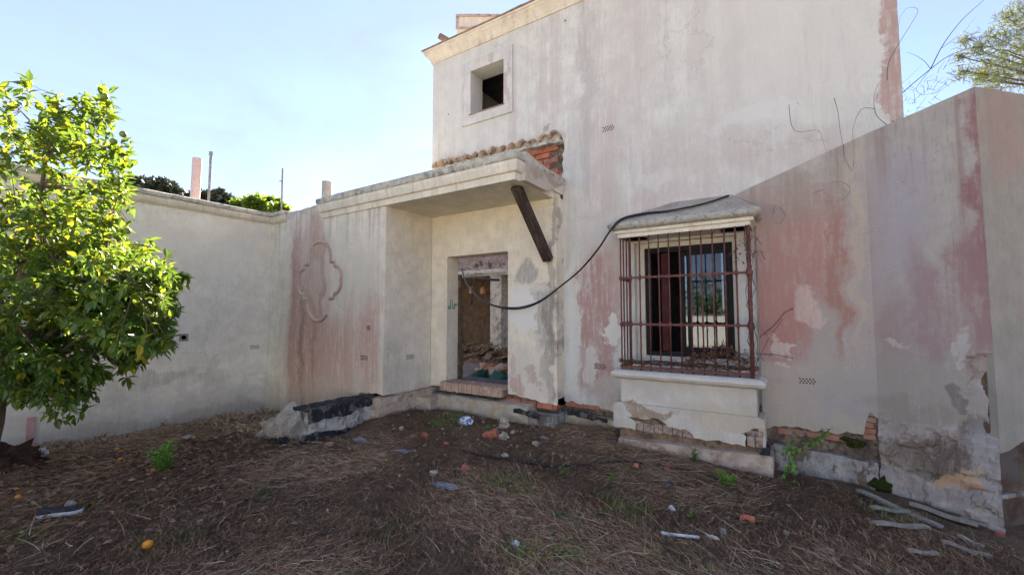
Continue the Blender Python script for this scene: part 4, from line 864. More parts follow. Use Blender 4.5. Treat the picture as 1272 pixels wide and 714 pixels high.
for (x, y, dz, r0) in ((58, 190, .0, .034), (130, 330, -.2, .028), (-10, 260, .15, .03), (70, 330, -.4, .024), (150, 400, -.1, .022), (20, 400, .3, .02)):
    e = at_depth(x, y, d0 + dz); m1 = fork.lerp(e, .35) + Vector((0, 0, .10)) + rv() * .06; m2 = fork.lerp(e, .7) + rv() * .08
    tr_.tube([fork, m1, m2, e], [r0 * 1.2, r0, r0 * .7, r0 * .35], 8)
    for t in (m1, m1.lerp(m2, .5), m2, m2.lerp(e, .5), e): mains.append(t)
tkn = fixn(tr_.build('trunk', M['bark'], tree, smooth=True))
br = MB(); sec = []
for i in range(110):
    e = random.choice(twigs); s_ = min(mains, key=lambda q_: (q_ - e).length); mid = s_.lerp(e, .5) + rv() * .06; br.tube([s_, mid, e], [.012, .008, .004], 5, cap=False); sec += [s_.lerp(mid, .5), mid, mid.lerp(e, .5), e]
allp = mains + sec
for e in twigs[::2]:
    s_ = min(allp, key=lambda q_: (q_ - e).length_squared); br.tube([s_, s_.lerp(e, .5) + rv() * .02, e], [.004, .003, .002], 3, cap=False)
tag(fixn(br.build('branches', M['bark'], tree)), kind='stuff')
LV, LF = leaf_mesh('leaf', 1, .46, .35, .35)
xf = []
cen = at_depth(60, 330, d0)
for e in twigs:
    axis = (e - cen).normalized() + Vector((0, 0, .35)) + rv() * .5; axis.normalize()
    hi = e.z > 2.1;  # crown top gets more bright and yellow leaves, repeating its sunlit look
    for k in range(random.randint(8, 13)):
        off = axis * random.uniform(-.10, .05); d = (axis * random.uniform(.1, .9) + rv() * .9); d.z -= .15
        d.normalize(); r_ = random.random(); yel = .08 + (.05 if e.z > 2.0 else -.03)
        mi = 2 if r_ < yel else (1 if r_ < (.46 if hi else .16) else (0 if r_ < .72 else 3))
        xf.append((e + off, d, Vector((0, 0, 1)) + rv() * .5, random.choice((random.uniform(.05, .085), random.uniform(.08, .125))), mi))
LM = [M['leaf_a'], M['leaf_b'], M['leaf_y'], M['leaf_d']]
xf.sort(key=lambda t: (t[0] - O).dot(nv) - t[3] * 4)
near = [t for t in xf if ray and -5 < 1][:300]; rest = xf[300:]
cr = MB(); scatter(cr, LV, LF, rest); crown = tag(cr.build('crown', LM, tree, smooth=False), kind='stuff')
print('leaves', len(xf))
lms = []
for k in range(4):
    m_ = bpy.data.meshes.new('leaf'); m_.from_pydata(LV, [], LF); m_.materials.append(LM[k]); lms.append(m_)
tinv = Matrix.Translation(tb_).inverted()
for loc, d, up, sc, mi in near:
    s_ = d.cross(up).normalized(); u = s_.cross(d); Mx = Matrix((s_, d, u)).transposed()
    o = bpy.data.objects.new('leaf', lms[mi]); C.objects.link(o); o.parent = tree; o.matrix_parent_inverse = tinv; o.location = loc; o.rotation_euler = Mx.to_euler(); o.scale = (sc, sc, sc)
for (x, y) in ((153, 167), (158, 287), (141, 176), (146, 226), (62, 300), (30, 250), (130, 120)):
    z_ = d0 - .35; p = at_depth(x, y, z_); lump('fruit', p, (.03, .03, .032), M['greenfruit'], tree, 2, .03)
# root mound
lump('root_mound', tb_ + Vector((.0, .02, -.10)), (.36, .34, .26), mottled('root_mound_earth', (.07, .04, .025), (.14, .08, .05), 18, 1, 1, .05), None, 4, .45, 7, label='rough earth mound round the foot of the citrus tree', cat='earth mound', seed=4)['kind'] = 'stuff'

# ================================================================= OTHER TREES
def blob_tree(name, base, lobes_, n, size, mats, label, trunk_r, group=None, needle=False, bark=M['bark']):
    e = empty(name, base, label, 'tree', group); m_ = MB()
    top = sum((Vector(l[0]) for l in lobes_), Vector()) / len(lobes_)
    m_.tube([Vector(base) - Vector((0, 0, .3)), Vector(base).lerp(top, .5), top], [trunk_r, trunk_r * .7, trunk_r * .3], 7)
    for l in lobes_: m_.tube([Vector(base).lerp(top, .6), Vector(l[0])], [trunk_r * .4, trunk_r * .1], 5)
    fixn(m_.build('trunk', bark, e)); xf = []
    tot = sum(l[1] ** 2 for l in lobes_)
    for c_, r_ in lobes_:
        for _ in range(int(n * r_ ** 2 / tot)):
            v = rv(); v.z = v.z * .8; rr = r_ * random.random() ** .3 * (1 + .35 * mnoise.noise(v * 3 + Vector(c_))); p = Vector(c_) + v * rr
            xf.append((p, v + rv() * .8, rv(), random.uniform(.6, 1.3) * size, random.randrange(len(mats))))
    cr = MB()
    if needle: nvs, nfs = [(-.02, 0, 0), (.02, 0, 0), (.012, 1, 0), (-.012, 1, 0), (0, .1, -.02), (0, .1, .02), (0, .9, .01)], [(0, 1, 2, 3), (4, 5, 6)]
    else: nvs, nfs = [(0, 0, 0), (.3, .5, .05), (0, 1, 0), (-.3, .5, .05)], [(0, 1, 2), (0, 2, 3)]
    scatter(cr, nvs, nfs, xf); tag(cr.build('crown', mats, e), kind='stuff'); return e
def far(x, y, D): return at_depth(x, y, D)
def ftree(name, pxs, D, n, size, mats, label, group):
    ls = [(far(x, y, D + random.uniform(-1, 1)), r * D / F) for x, y, r in pxs]; b = ls[0][0].copy(); b.z = 0
    return blob_tree(name, b, ls, n, size, mats, label, .25, group)
ftree('pine_tree', [(178, 236, 18), (200, 236, 17), (160, 236, 20), (215, 243, 14)], 30, 5200, .30, [M['farpine'], M['farpine']], 'dark umbrella pine rising behind the left wall nearest the citrus tree', 'trees beyond the left wing')
ftree('pine_tree', [(255, 250, 14), (272, 250, 15), (238, 252, 12), (290, 256, 11)], 30, 4200, .30, [M['farpine'], M['farpine']], 'dark umbrella pine crown behind the grey steel post', 'trees beyond the left wing')
ftree('broadleaf_tree', [(300, 258, 10), (318, 254, 11), (335, 255, 11), (348, 262, 9)], 20, 1700, .26, [M['fargreen'], M['leaf_b']], 'bright green leafy tree top left of the rusty steel post', 'trees beyond the left wing')
# pine on the right
pl_lobes = []
for (x, y, r) in ((1248, 62, 28), (1270, 40, 30), (1225, 78, 18), (1262, 90, 22), (1290, 80, 40), (1300, 20, 30), (1236, 100, 16), (1210, 62, 9), (1218, 92, 10), (1250, 22, 12), (1200, 48, 10), (1195, 88, 10), (1232, 45, 14), (1222, 100, 14), (1265, 12, 16), (1190, 70, 6)):
    pl_lobes.append((far(x, y, 8.6 + random.uniform(-.3, .5)), r * 8.6 / F))
b_ = far(1420, 300, 9.5); b_.z = 0
e = empty('pine_tree', b_, 'olive green pine branch crown rising behind the far right wall', 'tree')
m_ = MB(); hub = far(1400, 110, 9.2); m_.tube([b_ - Vector((0, 0, .3)), b_.lerp(hub, .6), hub], [.2, .15, .08], 8)
xf = []
for c_, r_ in pl_lobes:
    mid = hub.lerp(c_, .55) + Vector((0, 0, -.1)); m_.tube([hub, mid, c_], [.04, .022, .008], 6)
    for _ in range(int(36 + 2600 * r_ * r_ * .35)):
        v = rv(); p = c_ + v * r_ * random.random() ** .4 * random.choice((1, 1, 1.5)) + rv() * .05; ax_ = (v * .6 + Vector((-.3, 0, .4)) + rv() * .9).normalized()
        m_.tube([p - ax_ * .14, p], [.005, .003], 3, cap=False)
        for k in range(46):
            s0 = p - ax_ * random.uniform(0, .12); xf.append((s0, (ax_ * .9 + rv() * .8), rv(), random.uniform(.04, .075), random.choice((0, 0, 1))))
fixn(m_.build('trunk', M['bark'], e)); cr = MB(); scatter(cr, [(-.018, 0, 0), (.018, 0, 0), (0, 1, 0)], [(0, 1, 2)], xf)
tag(cr.build('crown', [M['pine'], leafmat('yellowing_needles', (.15, .17, .03), (.19, .19, .04), .3)], e), kind='stuff'); print('needles', len(xf))
# garden shrubs seen through window
for k, (x, h, r) in enumerate(((-5.5, 2.2, .9), (-3.9, 1.7, .8), (-2.6, 2.3, .9), (-1.3, 1.8, .8), (.2, 2.4, 1.0))):
    blob_tree('garden_shrub', (x, 15.5, 0), [((x, 15.5, h * .7), r), ((x + .5, 15.7, h * .45), r), ((x - .4, 15.4, h * .4), r * .8)], 1500, .16, [M['fargreen'], M['leaf_d']], ['green shrub seen at the left of the window opening', 'low green shrub second from the left beyond the window', 'tall green shrub in the middle beyond the window', 'low green shrub right of the middle one beyond the window', 'tall green shrub farthest right beyond the window'][k], .05, 'shrubs beyond the window')

for k, (x, h, r) in enumerate(((-6.6, 4.6, 1.5), (-3.6, 3.7, 1.3), (-.8, 4.3, 1.4), (2.6, 4.0, 1.4))):
    blob_tree('broadleaf_tree', (x, -14.6, 0), [((x, -14.6, h * .75), r), ((x + .8, -14.8, h * .5), r), ((x - .8, -14.4, h * .5), r)], 1300, .22, [M['fargreen'], M['leaf_d']], ['tallest leafy tree at one end of the row behind the far terrace wall', 'lowest leafy tree behind the far terrace wall', 'second tallest leafy tree near the middle of the far terrace wall', 'leafy tree at the opposite end of the far terrace wall from the tallest'][k], .12, 'trees behind the terrace wall')

# ================================================================= BARE VINE ON THE SLOPING WALL
vine = MB(); VY = SL + .16
def V2(pts, r, yv=VY, ends=None, wob=0):
    P_ = [aY(x, y, yv) for x, y in pts]
    # smooth with Catmull-Rom
    out = []
    for i in range(len(P_) - 1):
        p0 = P_[max(i - 1, 0)]; p1 = P_[i]; p2 = P_[i + 1]; p3 = P_[min(i + 2, len(P_) - 1)]
        for t in (0, .25, .5, .75): out.append(.5 * ((2 * p1) + (-p0 + p2) * t + (2 * p0 - 5 * p1 + 4 * p2 - p3) * t * t + (-p0 + 3 * p1 - 3 * p2 + p3) * t ** 3))
    out.append(P_[-1]); k = len(out); return out, [r * .55 * (1 - .75 * i / k) for i in range(k)]
yf = SL - .02
for pts, r, yv in (([(1104, 157), (1108, 130), (1125, 112), (1156, 86), (1178, 70), (1205, 60), (1235, 58)], .010, VY), ([(1156, 86), (1172, 55), (1195, 25), (1218, 4), (1230, -8)], .008, VY),
                   ([(1104, 157), (1088, 142), (1086, 118), (1094, 100)], .006, yf), ([(1086, 135), (1070, 136), (1060, 158), (1059, 178)], .005, yf), ([(1102, 100), (1104, 78), (1118, 52), (1135, 25), (1140, 12), (1128, 10), (1118, 22), (1116, 40)], .005, yf),
                   ([(1156, 86), (1148, 76), (1135, 68), (1125, 65)], .005, VY), ([(1156, 86), (1145, 100), (1138, 112), (1150, 118), (1175, 108), (1192, 92), (1197, 80)], .004, VY), ([(1108, 150), (1125, 168), (1136, 180), (1155, 185)], .004, yf),
                   ([(1036, 122), (1041, 140), (1044, 165), (1048, 185)], .005, yf), ([(980, 130), (983, 155), (992, 164), (1016, 162), (1022, 175), (1027, 190)], .005, yf), ([(1048, 180), (1049, 195), (1056, 209), (1060, 209), (1061, 165)], .004, yf), ([(990, 127), (996, 133)], .003, yf),
                   ([(1010, 240), (1020, 236), (1024, 238), (1030, 246)], .003, yf), ([(1034, 226), (1046, 226), (1056, 234), (1050, 246), (1038, 250), (1026, 249), (1018, 242)], .003, yf), ([(960, 264), (964, 255), (975, 266), (968, 278), (960, 272), (962, 262), (973, 254)], .003, yf), ([(1190, 45), (1180, 52), (1170, 60), (1196, 42), (1206, 28), (1214, 20)], .003, VY), ([(1125, 115), (1120, 105), (1130, 96), (1145, 80)], .003, VY)):
    P_, rr = V2(pts, r, yv); vine.tube(P_, rr, 5, cap=False)
for _ in range(46):
    x = random.uniform(1110, 1190); y = 160 - (x - 1100) * .75 + random.uniform(-22, 8); p = aY(x, y, VY); q_ = p + Vector((random.uniform(-.08, .1), random.uniform(-.05, .05), random.uniform(-.08, .12))); vine.tube([p, p.lerp(q_, .5) + rv() * .02, q_], [.002, .0015, .001], 3, cap=False)
tag(fixn(vine.build('bare_vine', M['twig'])), 'leafless creeper stems arching over the top of the sloping wall', 'climbing plant')
# dead creeper on the grille and sill
e = empty('dead_creeper', (-.8, GY, 1.0), 'dead creeper with curled brown leaves tangled along the window grille', 'climbing plant'); m_ = MB(); xf = []
def stem(P_, r, leaves, spread=.05):
    m_.tube(P_, [r] * len(P_), 4, cap=False)
    for _ in range(leaves):
        i = random.randrange(len(P_) - 1); p = Vector(P_[i]).lerp(Vector(P_[i + 1]), random.random()) + rv() * spread; xf.append((p, rv() + Vector((0, 0, -.4)), rv(), random.uniform(.02, .05), 0))
for k in range(16):
    y_ = GY + random.uniform(-.05, .16); P_ = [(gx0 - .05 + i * .13 + random.uniform(-.03, .03), y_ + random.uniform(-.04, .04), 1.025 + random.uniform(-.015, .035)) for i in range(12)]; stem(P_, .003, 16, .025)
for k in range(12):
    P_ = [(-.95 + i * .08 + random.uniform(-.05, .05), GY + .15 + random.uniform(-.1, .12), 1.06 + random.uniform(0, .2) * math.sin(i / 9 * 3.1)) for i in range(9)]; stem(P_, .003, 26, .05)
for k in range(5):
    P_ = [(gx1 + random.uniform(-.04, .06), GY + random.uniform(-.05, .05), 1.0 + i * .17 + random.uniform(-.02, .02)) for i in range(10)]; stem(P_, .0025, 0)
for (x, z_) in ((-.30, 2.35), (-.42, 2.3), (-.27, 2.2), (-.5, 2.2)): stem([(x, GY - .03, z_), (x + .08, GY - .05, z_ + .04), (x + .12, GY - .03, z_ - .05)], .003, 12, .04)
P_ = [(-.24, SL - .02, 1.35), (-.1, SL - .03, 1.48), (.0, SL - .02, 1.62), (.08, SL - .02, 1.66)]; stem(P_, .003, 8, .04); P_ = [(-.28, GY, 1.2), (-.1, SL - .1, 1.18), (.06, SL - .03, 1.14)]; stem(P_, .003, 4, .03)
P_ = [(-.26, GY - .02, 1.1), (-.15, SL - .15, 1.35), (-.02, SL - .03, 1.55)]; stem(P_, .003, 6, .04)
tag(fixn(m_.build('stems', M['vine'], e)), kind='stuff'); m2_ = MB(); scatter(m2_, LV, LF, [(a, b, c_, d, i) for a, b, c_, d, i in xf]); tag(m2_.build('dry_leaves', [M['dryleaf']], e), kind='stuff')

# ================================================================= CABLE
def cable(pts, r, n=8):
    out = []
    for i in range(len(pts) - 1):
        p0 = pts[max(i - 1, 0)]; p1 = pts[i]; p2 = pts[i + 1]; p3 = pts[min(i + 2, len(pts) - 1)]
        for t in (0, .2, .4, .6, .8): out.append(.5 * ((2 * p1) + (-p0 + p2) * t + (2 * p0 - 5 * p1 + 4 * p2 - p3) * t * t + (-p0 + 3 * p1 - 3 * p2 + p3) * t ** 3))
    out.append(pts[-1]); return out
hp_, hn_ = Vector((0, 4.955, zt + .213)), Vector((0, -.27, .445)).normalized()
cpts = [aP(905, 243, hp_, hn_), aP(885, 250, hp_, hn_), aP(862, 256, hp_, hn_), aP(830, 262, hp_, hn_), aP(800, 265, hp_, hn_), aY(772, 272, GY - .09), aY(757, 288, GY - .11), aY(744, 308, GY - .1), aY(722, 334, 5.0), aY(697, 355, 5.0), aY(672, 373, 5.02), aY(650, 381, 5.06), aY(631, 382, 5.15), aY(610, 378, 5.4), aY(592, 367, 5.8), aY(580, 352, 6.3), aY(574, 335, 6.8)]
mb = MB(); mb.tube(cable(cpts, 1), .011, 8); c2 = [p + Vector((0, -.012, -.012 + .01 * math.sin(i))) for i, p in enumerate(cpts)]; mb.tube(cable(c2, 1), .008, 6)
tag(fixn(mb.build('electric_cable', M['cable'], smooth=True)), 'black cable sagging from the window hood into the doorway', 'cable')

# ================================================================= LITTER LAYER
def strands(n, name, mat, label, area, lmin, lmax, wd, zj, ang=None, seedk=0, lift=.03):
    r = np.random.default_rng(seedk); (x0, x1, y0, y1) = area
    X_ = r.uniform(x0, x1, n * 3); Y_ = r.uniform(y0, y1, n * 3)
    keep = []
    fwd = (-X_ * math.sin(YAW) + Y_ * math.cos(YAW)); lat = X_ * math.cos(YAW) + Y_ * math.sin(YAW)
    ok = (fwd > 1.2) & (np.abs(lat) < fwd * 1.35) & (X_ > LX + .02) & (Y_ < 5.25 - .22 * np.clip(X_, 0, 5) * 2) & ~((X_ < -4.95) & (Y_ > FR - .03)) & ~((X_ < -2.6) & (Y_ > 4.95)) & ~((X_ > hx0 - .05) & (X_ < hx1 + .1) & (Y_ > GY - .08)) & ~((X_ > -5.4) & (X_ < -4.95) & (Y_ > 3.12) & (Y_ < 4.3))
    pr = np.clip(2.6 / np.maximum(fwd, 1), .18, 1); ok &= r.random(n * 3) < pr
    pp = BP; dd = (X_ - BP.x) * BN.x + (Y_ - BP.y) * BN.y; ok &= ((X_ < BX) | (dd > .05))
    cl = np.array([mnoise.noise(Vector((a * 1.1, b * 1.1, seedk * 3.0))) + .5 * mnoise.noise(Vector((a * 3.7, b * 3.7, 9.0))) for a, b in zip(X_, Y_)])
    ok &= r.random(n * 3) < np.clip(1.0 + cl * .9, .55, 1)
    X_ = X_[ok][:n]; Y_ = Y_[ok][:n]; cl = cl[ok][:n]; n = len(X_)
    A = np.array([6 * mnoise.noise(Vector((a * .5, b * .5, 2.0))) for a, b in zip(X_, Y_)]) + r.normal(0, 1.0, n) if ang is None else r.normal(ang, .7, n)
    Ln = r.uniform(lmin, lmax, n) ** 1; cur = r.normal(0, .55, n); vs = []; fs = []; ms = r.integers(0, len(mat), n); dk = mat.index(S4) if S4 in mat else 0; ms = np.where((cl < -.2) & (r.random(n) < .4), dk, ms)
    gh = np.array([gz(a, b) for a, b in zip(X_, Y_)]) + r.exponential(zj, n)
    tilt = r.normal(0, .16, n)
    K = 4
    for i in range(n):
        x, y, z, a = X_[i], Y_[i], gh[i], A[i]; L0 = Ln[i] / (K - 1); b = len(vs); w0 = wd * r.uniform(.6, 1.4)
        for k in range(K):
            ww = w0 * (1 - .6 * k / (K - 1)); ca_, sa_ = math.cos(a), math.sin(a)
            vs.append((x - sa_ * ww, y + ca_ * ww, z)); vs.append((x + sa_ * ww, y - ca_ * ww, z + ww * .9))
            x += ca_ * L0; y += sa_ * L0; z += tilt[i] * L0 + lift * (0 if k != 0 else 1) * .2; a += cur[i] * .35
            if k: fs.append((b + 2 * k - 2, b + 2 * k - 1, b + 2 * k + 1, b + 2 * k))
    me = bpy.data.meshes.new(name); me.from_pydata(vs, [], fs); me.update(); me.polygons.foreach_set('material_index', np.repeat(ms, K - 1).tolist())
    o = link(name, me, mat); tag(o, label, 'ground litter', kind='stuff'); return o
S1 = plain('grey_straw', (.47, .325, .195), .9, .1); S2 = plain('brown_straw', (.36, .225, .125), .9, .1); S3 = plain('pale_straw', (.62, .49, .33), .9, .1); S4 = plain('dark_twig', (.11, .07, .048), .9, .1); S5 = plain('red_brown_litter', (.38, .185, .10), .9, .1)
AR = (-8.1, 2.0, .2, 5.3)
strands(170000, 'dead_stalks', [S1, S2, S2, S4, S5, S4, S1, S2], 'matted grey brown dead stalks covering the yard', AR, .025, .11, .0013, .013, seedk=1)
strands(5200, 'pale_stalks', [S3, S3, S1], 'pale dry stalks scattered over the matted litter', AR, .06, .24, .0014, .022, seedk=2)
strands(1500, 'fallen_twigs', [S4, S2], 'dark fallen twigs lying among the dry stalks', AR, .06, .26, .0024, .026, seedk=3)
# dry tufts along the left wall and mound
tf_ = MB()
for i in range(5200):
    y = random.uniform(1.3, 4.3) if i < 3400 else random.uniform(3.0, 4.2); x = LX + abs(random.gauss(0, .12)) + .02 if i < 3400 else random.uniform(-8.0, -6.0)
    if y > 4.15 and x > -7.6: y = 4.1
    z = gz(x, y); h = random.uniform(.02, .10) * (1.3 if fn(y * 3, x * 2, 0) > .1 else .55); a = random.random() * 6.28; l_ = random.uniform(.02, .12)
    tf_.add([(x, y, z - .01), (x + .0018, y, z - .01), (x + math.cos(a) * l_ * .4, y + math.sin(a) * l_ * .4, z + h * .7), (x + math.cos(a) * l_, y + math.sin(a) * l_, z + h)], [(0, 1, 2), (1, 3, 2)], random.choice((0, 1, 2)))
tag(tf_.build('dry_grass', [S1, S2, S3]), 'dry upright grass tufts along the foot of the left wall', 'dry grass', kind='stuff')
# leaves under the tree and elsewhere
lf = []
for i in range(5200):
    if i < 3600:
        x = random.gauss(-6.0, .9); y = random.gauss(1.5, .8)
    else: x = random.uniform(-8, 1.4); y = random.uniform(.5, 5.1)
    if x < LX + .05 or y < .1 or (x < -4.95 and y > 4.1) or (x > hx0 and x < hx1 and y > 4.85) or y > 5.0 - max(0, x) * .5: continue
    lf.append((Vector((x, y, gz(x, y) + random.uniform(.004, .035))), Vector((random.gauss(0, 1), random.gauss(0, 1), random.gauss(0, .25))), Vector((0, 0, 1)) + rv() * .6, random.uniform(.03, .075), random.choice((0, 0, 1, 2, 2, 3))))
m_ = MB(); scatter(m_, LV, LF, lf); tag(m_.build('fallen_leaves', [M['dryleaf'], M['dryleaf2'], leafmat('dark_litter_leaf', (.055, .03, .02), (.10, .05, .03), .1), leafmat('tan_litter_leaf', (.20, .12, .06), (.15, .085, .045), .1)]), 'brown and tan fallen leaves spread thickest under the citrus tree', 'fallen leaves', kind='stuff')
# small chips of stone and brick
m_ = MB()
for i in range(520):
    x = random.uniform(-8, 1.4); y = random.uniform(.6, 5.0)
    if i < 200: x = random.gauss(-6.3, .6); y = random.gauss(3.4, .35)
    elif i < 300: x = random.uniform(-4.6, -1.8); y = random.uniform(4.1, 4.95)
    if (x < -4.95 and y > 4.1) or x < LX + .05 or (x > hx0 and y > 4.8) or y > 5.0 - max(0, x) * .5: continue
    s_ = random.uniform(.004, .014) * (1.5 if random.random() < .08 else 1); z = gz(x, y) + .01; a = random.random() * 3; c_, d_ = math.cos(a), math.sin(a)
    m_.add([(x + c_ * u * s_ - d_ * v * s_ * .7, y + d_ * u * s_ + c_ * v * s_ * .7, z + w_ * s_ * .8) for w_ in (-1, 1) for u, v in ((-1, -1), (1, -.6), (.8, 1), (-1, .7))], [(0, 1, 2, 3), (7, 6, 5, 4), (0, 4, 5, 1), (1, 5, 6, 2), (2, 6, 7, 3), (3, 7, 4, 0)], random.choice((0, 0, 1, 2, 0)))
tag(fixn(m_.build('stone_chips', [M['stone'], M['brick2'], M['hood']])), 'small stone and brick chips strewn over the yard', 'stone chips', kind='stuff')
# sparse green grass
m_ = MB()
for (px_, py_, n, sp) in ((560, 520, 160, .22), (545, 528, 90, .2), (648, 690, 120, .18), (700, 692, 120, .2), (620, 598, 110, .16), (215, 672, 110, .2), (110, 632, 90, .16), (30, 672, 120, .15), (490, 665, 40, .2), (650, 610, 60, .2), (330, 610, 40, .2), (850, 700, 60, .3), (1100, 640, 70, .2), (790, 640, 40, .3), (180, 625, 60, .3), (760, 630, 50, .3)):
    c_ = gp(px_, py_)
    for i in range(n):
        x = c_.x + random.gauss(0, sp * .5); y = c_.y + random.gauss(0, sp * .5); z = gz(x, y); h = random.uniform(.03, .10); a = random.random() * 6.28; l_ = random.uniform(.01, .06); w_ = .0022
        m_.add([(x - w_, y, z), (x + w_, y, z), (x + math.cos(a) * l_ * .4 + w_ * .6, y + math.sin(a) * l_ * .4, z + h * .65), (x + math.cos(a) * l_ * .4 - w_ * .6, y + math.sin(a) * l_ * .4, z + h * .65), (x + math.cos(a) * l_, y + math.sin(a) * l_, z + h * .9)], [(0, 1, 2, 3), (3, 2, 4)], random.choice((0, 1)))
tag(m_.build('green_grass', [M['weed2'], M['weed']]), 'sparse green grass sprouting through the dead litter', 'grass', kind='stuff')

# ================================================================= WEEDS (things)
def weed(px_, py_, h, r, n, mat, label, wide=.35, group=None):
    h *= 1.25; r *= 1.25; n = int(n * 1.3)
    c_ = gp(px_, py_); e = empty('weed', c_, label, 'weed', group); m_ = MB(); xf = []
    for k in range(max(3, n // 12)):
        a = random.random() * 6.28; rr = r * random.random() ** .5; t = c_ + Vector((math.cos(a) * rr, math.sin(a) * rr, h * random.uniform(.6, 1))); b0 = c_ + Vector((math.cos(a) * rr * .3, math.sin(a) * rr * .3, -.01))
        m_.tube([b0, b0.lerp(t, .5) + rv() * .01, t], [.003, .0025, .0015], 4, cap=False)
        for j in range(12):
            p = b0.lerp(t, random.uniform(.15, 1)); d = Vector((math.cos(j * 2.4), math.sin(j * 2.4), random.uniform(.2, .9))); xf.append((p, d, Vector((0, 0, 1)) + rv() * .3, random.uniform(.6, 1.2) * min(.06, h * .35), 0))
    fixn(m_.build('stem', M['weed2'], e)); lm = MB(); lv, lfz = leaf_mesh('l', 1, wide, .2, .3); scatter(lm, lv, lfz, xf); tag(lm.build('foliage', mat, e), kind='stuff'); return e
weed(202, 585, .22, .10, 260, M['weed'], 'bright green leafy bush weed near the left wall, tallest weed in the yard')
weed(902, 604, .12, .08, 90, M['weed'], 'bright green weed with long leaves in front of the window plinth')
weed(700, 589, .06, .04, 50, M['weed'], 'small bright green weed in the middle of the yard below the footing')
weed(760, 599, .06, .04, 50, M['weed'], 'small green weed between the centre of the yard and the window plinth')
weed(637, 611, .04, .04, 40, M['weed'], 'tiny bright green weed left of the clustered weeds')
weed(656, 609, .04, .04, 36, M['weed2'], 'tiny dull green weed just right of the leftmost bright sprout')
weed(700, 642, .05, .07, 90, M['weed2'], 'low cluster of clover like weed in the foreground centre')
weed(684, 643, .03, .03, 30, M['weed'], 'yellowish green sprout left of the clover like cluster')
weed(790, 638, .04, .04, 40, M['weed2'], 'small dull green weed behind the white plastic pipe')
weed(858, 643, .05, .04, 36, M['weed'], 'pale green sprout above the white plastic pipe')
weed(606, 540, .10, .05, 70, M['weed2'], 'dull green weed beside the brick fragments at the doorstep footing')
weed(862, 575, .13, .04, 40, M['weed2'], 'thin green sprout against the front of the window plinth')
weed(600, 625, .03, .04, 24, M['weed'], 'flat green sprout at the lower centre left')
weed(660, 626, .05, .035, 36, M['weed'], 'small round green sprout directly above the clover like cluster')
weed(598, 612, .035, .05, 40, M['weed2'], 'low dull weed patch left of the bright sprouts in the centre')
weed(718, 655, .04, .03, 30, M['weed'], 'tiny green sprout right below the clover like cluster')
weed(470, 640, .04, .03, 30, M['weed2'], 'tiny dull sprout in the left centre foreground')
weed(322, 613, .05, .035, 30, M['weed2'], 'small bluish green sprout in the left part of the yard')
weed(1130, 612, .05, .05, 50, M['weed'], 'green weed sprouting between the boards and the bent wall')
weed(1168, 640, .04, .05, 50, M['weed'], 'green weed under the lower end of the longest board')
weed(850, 640, .04, .03, 30, M['weed2'], 'tiny dull sprout between the white pipe and the blue scrap')
# bramble beside plinth
e = empty('bramble', gp(965, 600), 'green bramble with round leaves climbing right of the window plinth', 'plant'); m_ = MB(); xf = []
for pts in ([(962, 606), (975, 590), (985, 572), (992, 556), (1010, 548), (1022, 540), (1032, 532)], [(962, 606), (955, 598), (948, 600)], [(965, 606), (975, 598), (990, 600)], [(980, 585), (975, 565), (983, 552)]):
    P_ = [aY(x, y, 5.12 if y < 585 else 4.95) for x, y in pts]; m_.tube(P_, [.003] * len(P_), 4, cap=False)
    for i in range(len(P_) * 11):
        j = random.randrange(len(P_) - 1); p = P_[j].lerp(P_[j + 1], random.random()) + rv() * random.uniform(.0, .05); xf.append((p, rv() + Vector((0, -.6, -.1)), Vector((0, 0, 1)) + rv() * .5, random.uniform(.03, .055), random.choice((0, 1, 0))))
fixn(m_.build('stem', M['vine'], e)); lm = MB(); lv, lfz = leaf_mesh('l', 1, .8, .2, .2); scatter(lm, lv, lfz, xf); tag(lm.build('foliage', [M['weed'], M['weed2']], e), kind='stuff')

# ================================================================= THINGS ON THE GROUND
def orange(px_, py_, r, label): p = gp(px_, py_, r * .8); return lump('orange_fruit', p, (r, r, r * .94), M['orange'], None, 3, .02, label=label, cat='fruit', group='fallen oranges')
orange(183, 681, .032, 'fallen orange in the lower left foreground, nearest the viewer')
orange(240, 546, .030, 'fallen orange lying behind the tall bright weed near the left wall')
orange(145, 561, .028, 'fallen orange lying left of the bright weed, nearer the tree')
orange(190, 587, .026, 'fallen orange at the left foot of the bright bush weed')
orange(149, 573, .024, 'small fallen orange just below another, left of the bright weed')
orange(22, 620, .024, 'fallen orange at the far left under the citrus tree')
orange(20, 610, .02, 'half hidden fallen orange above another at the far left')
def brickbit(px_, py_, s, rot, label, mat=None):
    p = gp(px_, py_, s * .35); m_ = MB(); m_.box((-s, -s * .6, -s * .45), (s, s * .6, s * .45)); me_ = bpy.data.meshes.new('brick_fragment'); me_.from_pydata(m_.v, [], m_.f)
    bm = bmesh.new(); bm.from_mesh(me_); bmesh.ops.subdivide_edges(bm, edges=bm.edges[:], cuts=2, use_grid_fill=True)
    for v in bm.verts: v.co += mnoise.noise_vector(v.co * 30 + p) * s * .22
    bmesh.ops.recalc_face_normals(bm, faces=bm.faces[:]); bm.to_mesh(me_); bm.free()
    o = link('brick_fragment', me_, mat or M['brick']); o.location = p; o.rotation_euler = rot; return tag(o, label, 'brick')
brickbit(610, 541, .085, (.2, -.3, .3), 'long pinkish brick fragment beside the pale stones below the doorstep')
brickbit(579, 584, .045, (.1, .5, .4), 'small red brick fragment in the middle of the yard below the footing')
brickbit(528, 542, .045, (.1, .1, -.2), 'orange brick fragment left of the crumpled wrapper')
brickbit(514, 543, .035, (.1, .1, .6), 'dull red brick fragment just left of the orange one', M['brick2'])
brickbit(474, 567, .035, (.9, .1, .6), 'small grooved brick fragment near the blackened stub', M['brick2'])
brickbit(554, 551, .03, (.1, .3, 1), 'tiny brick chip right of the crumpled grey plastic')
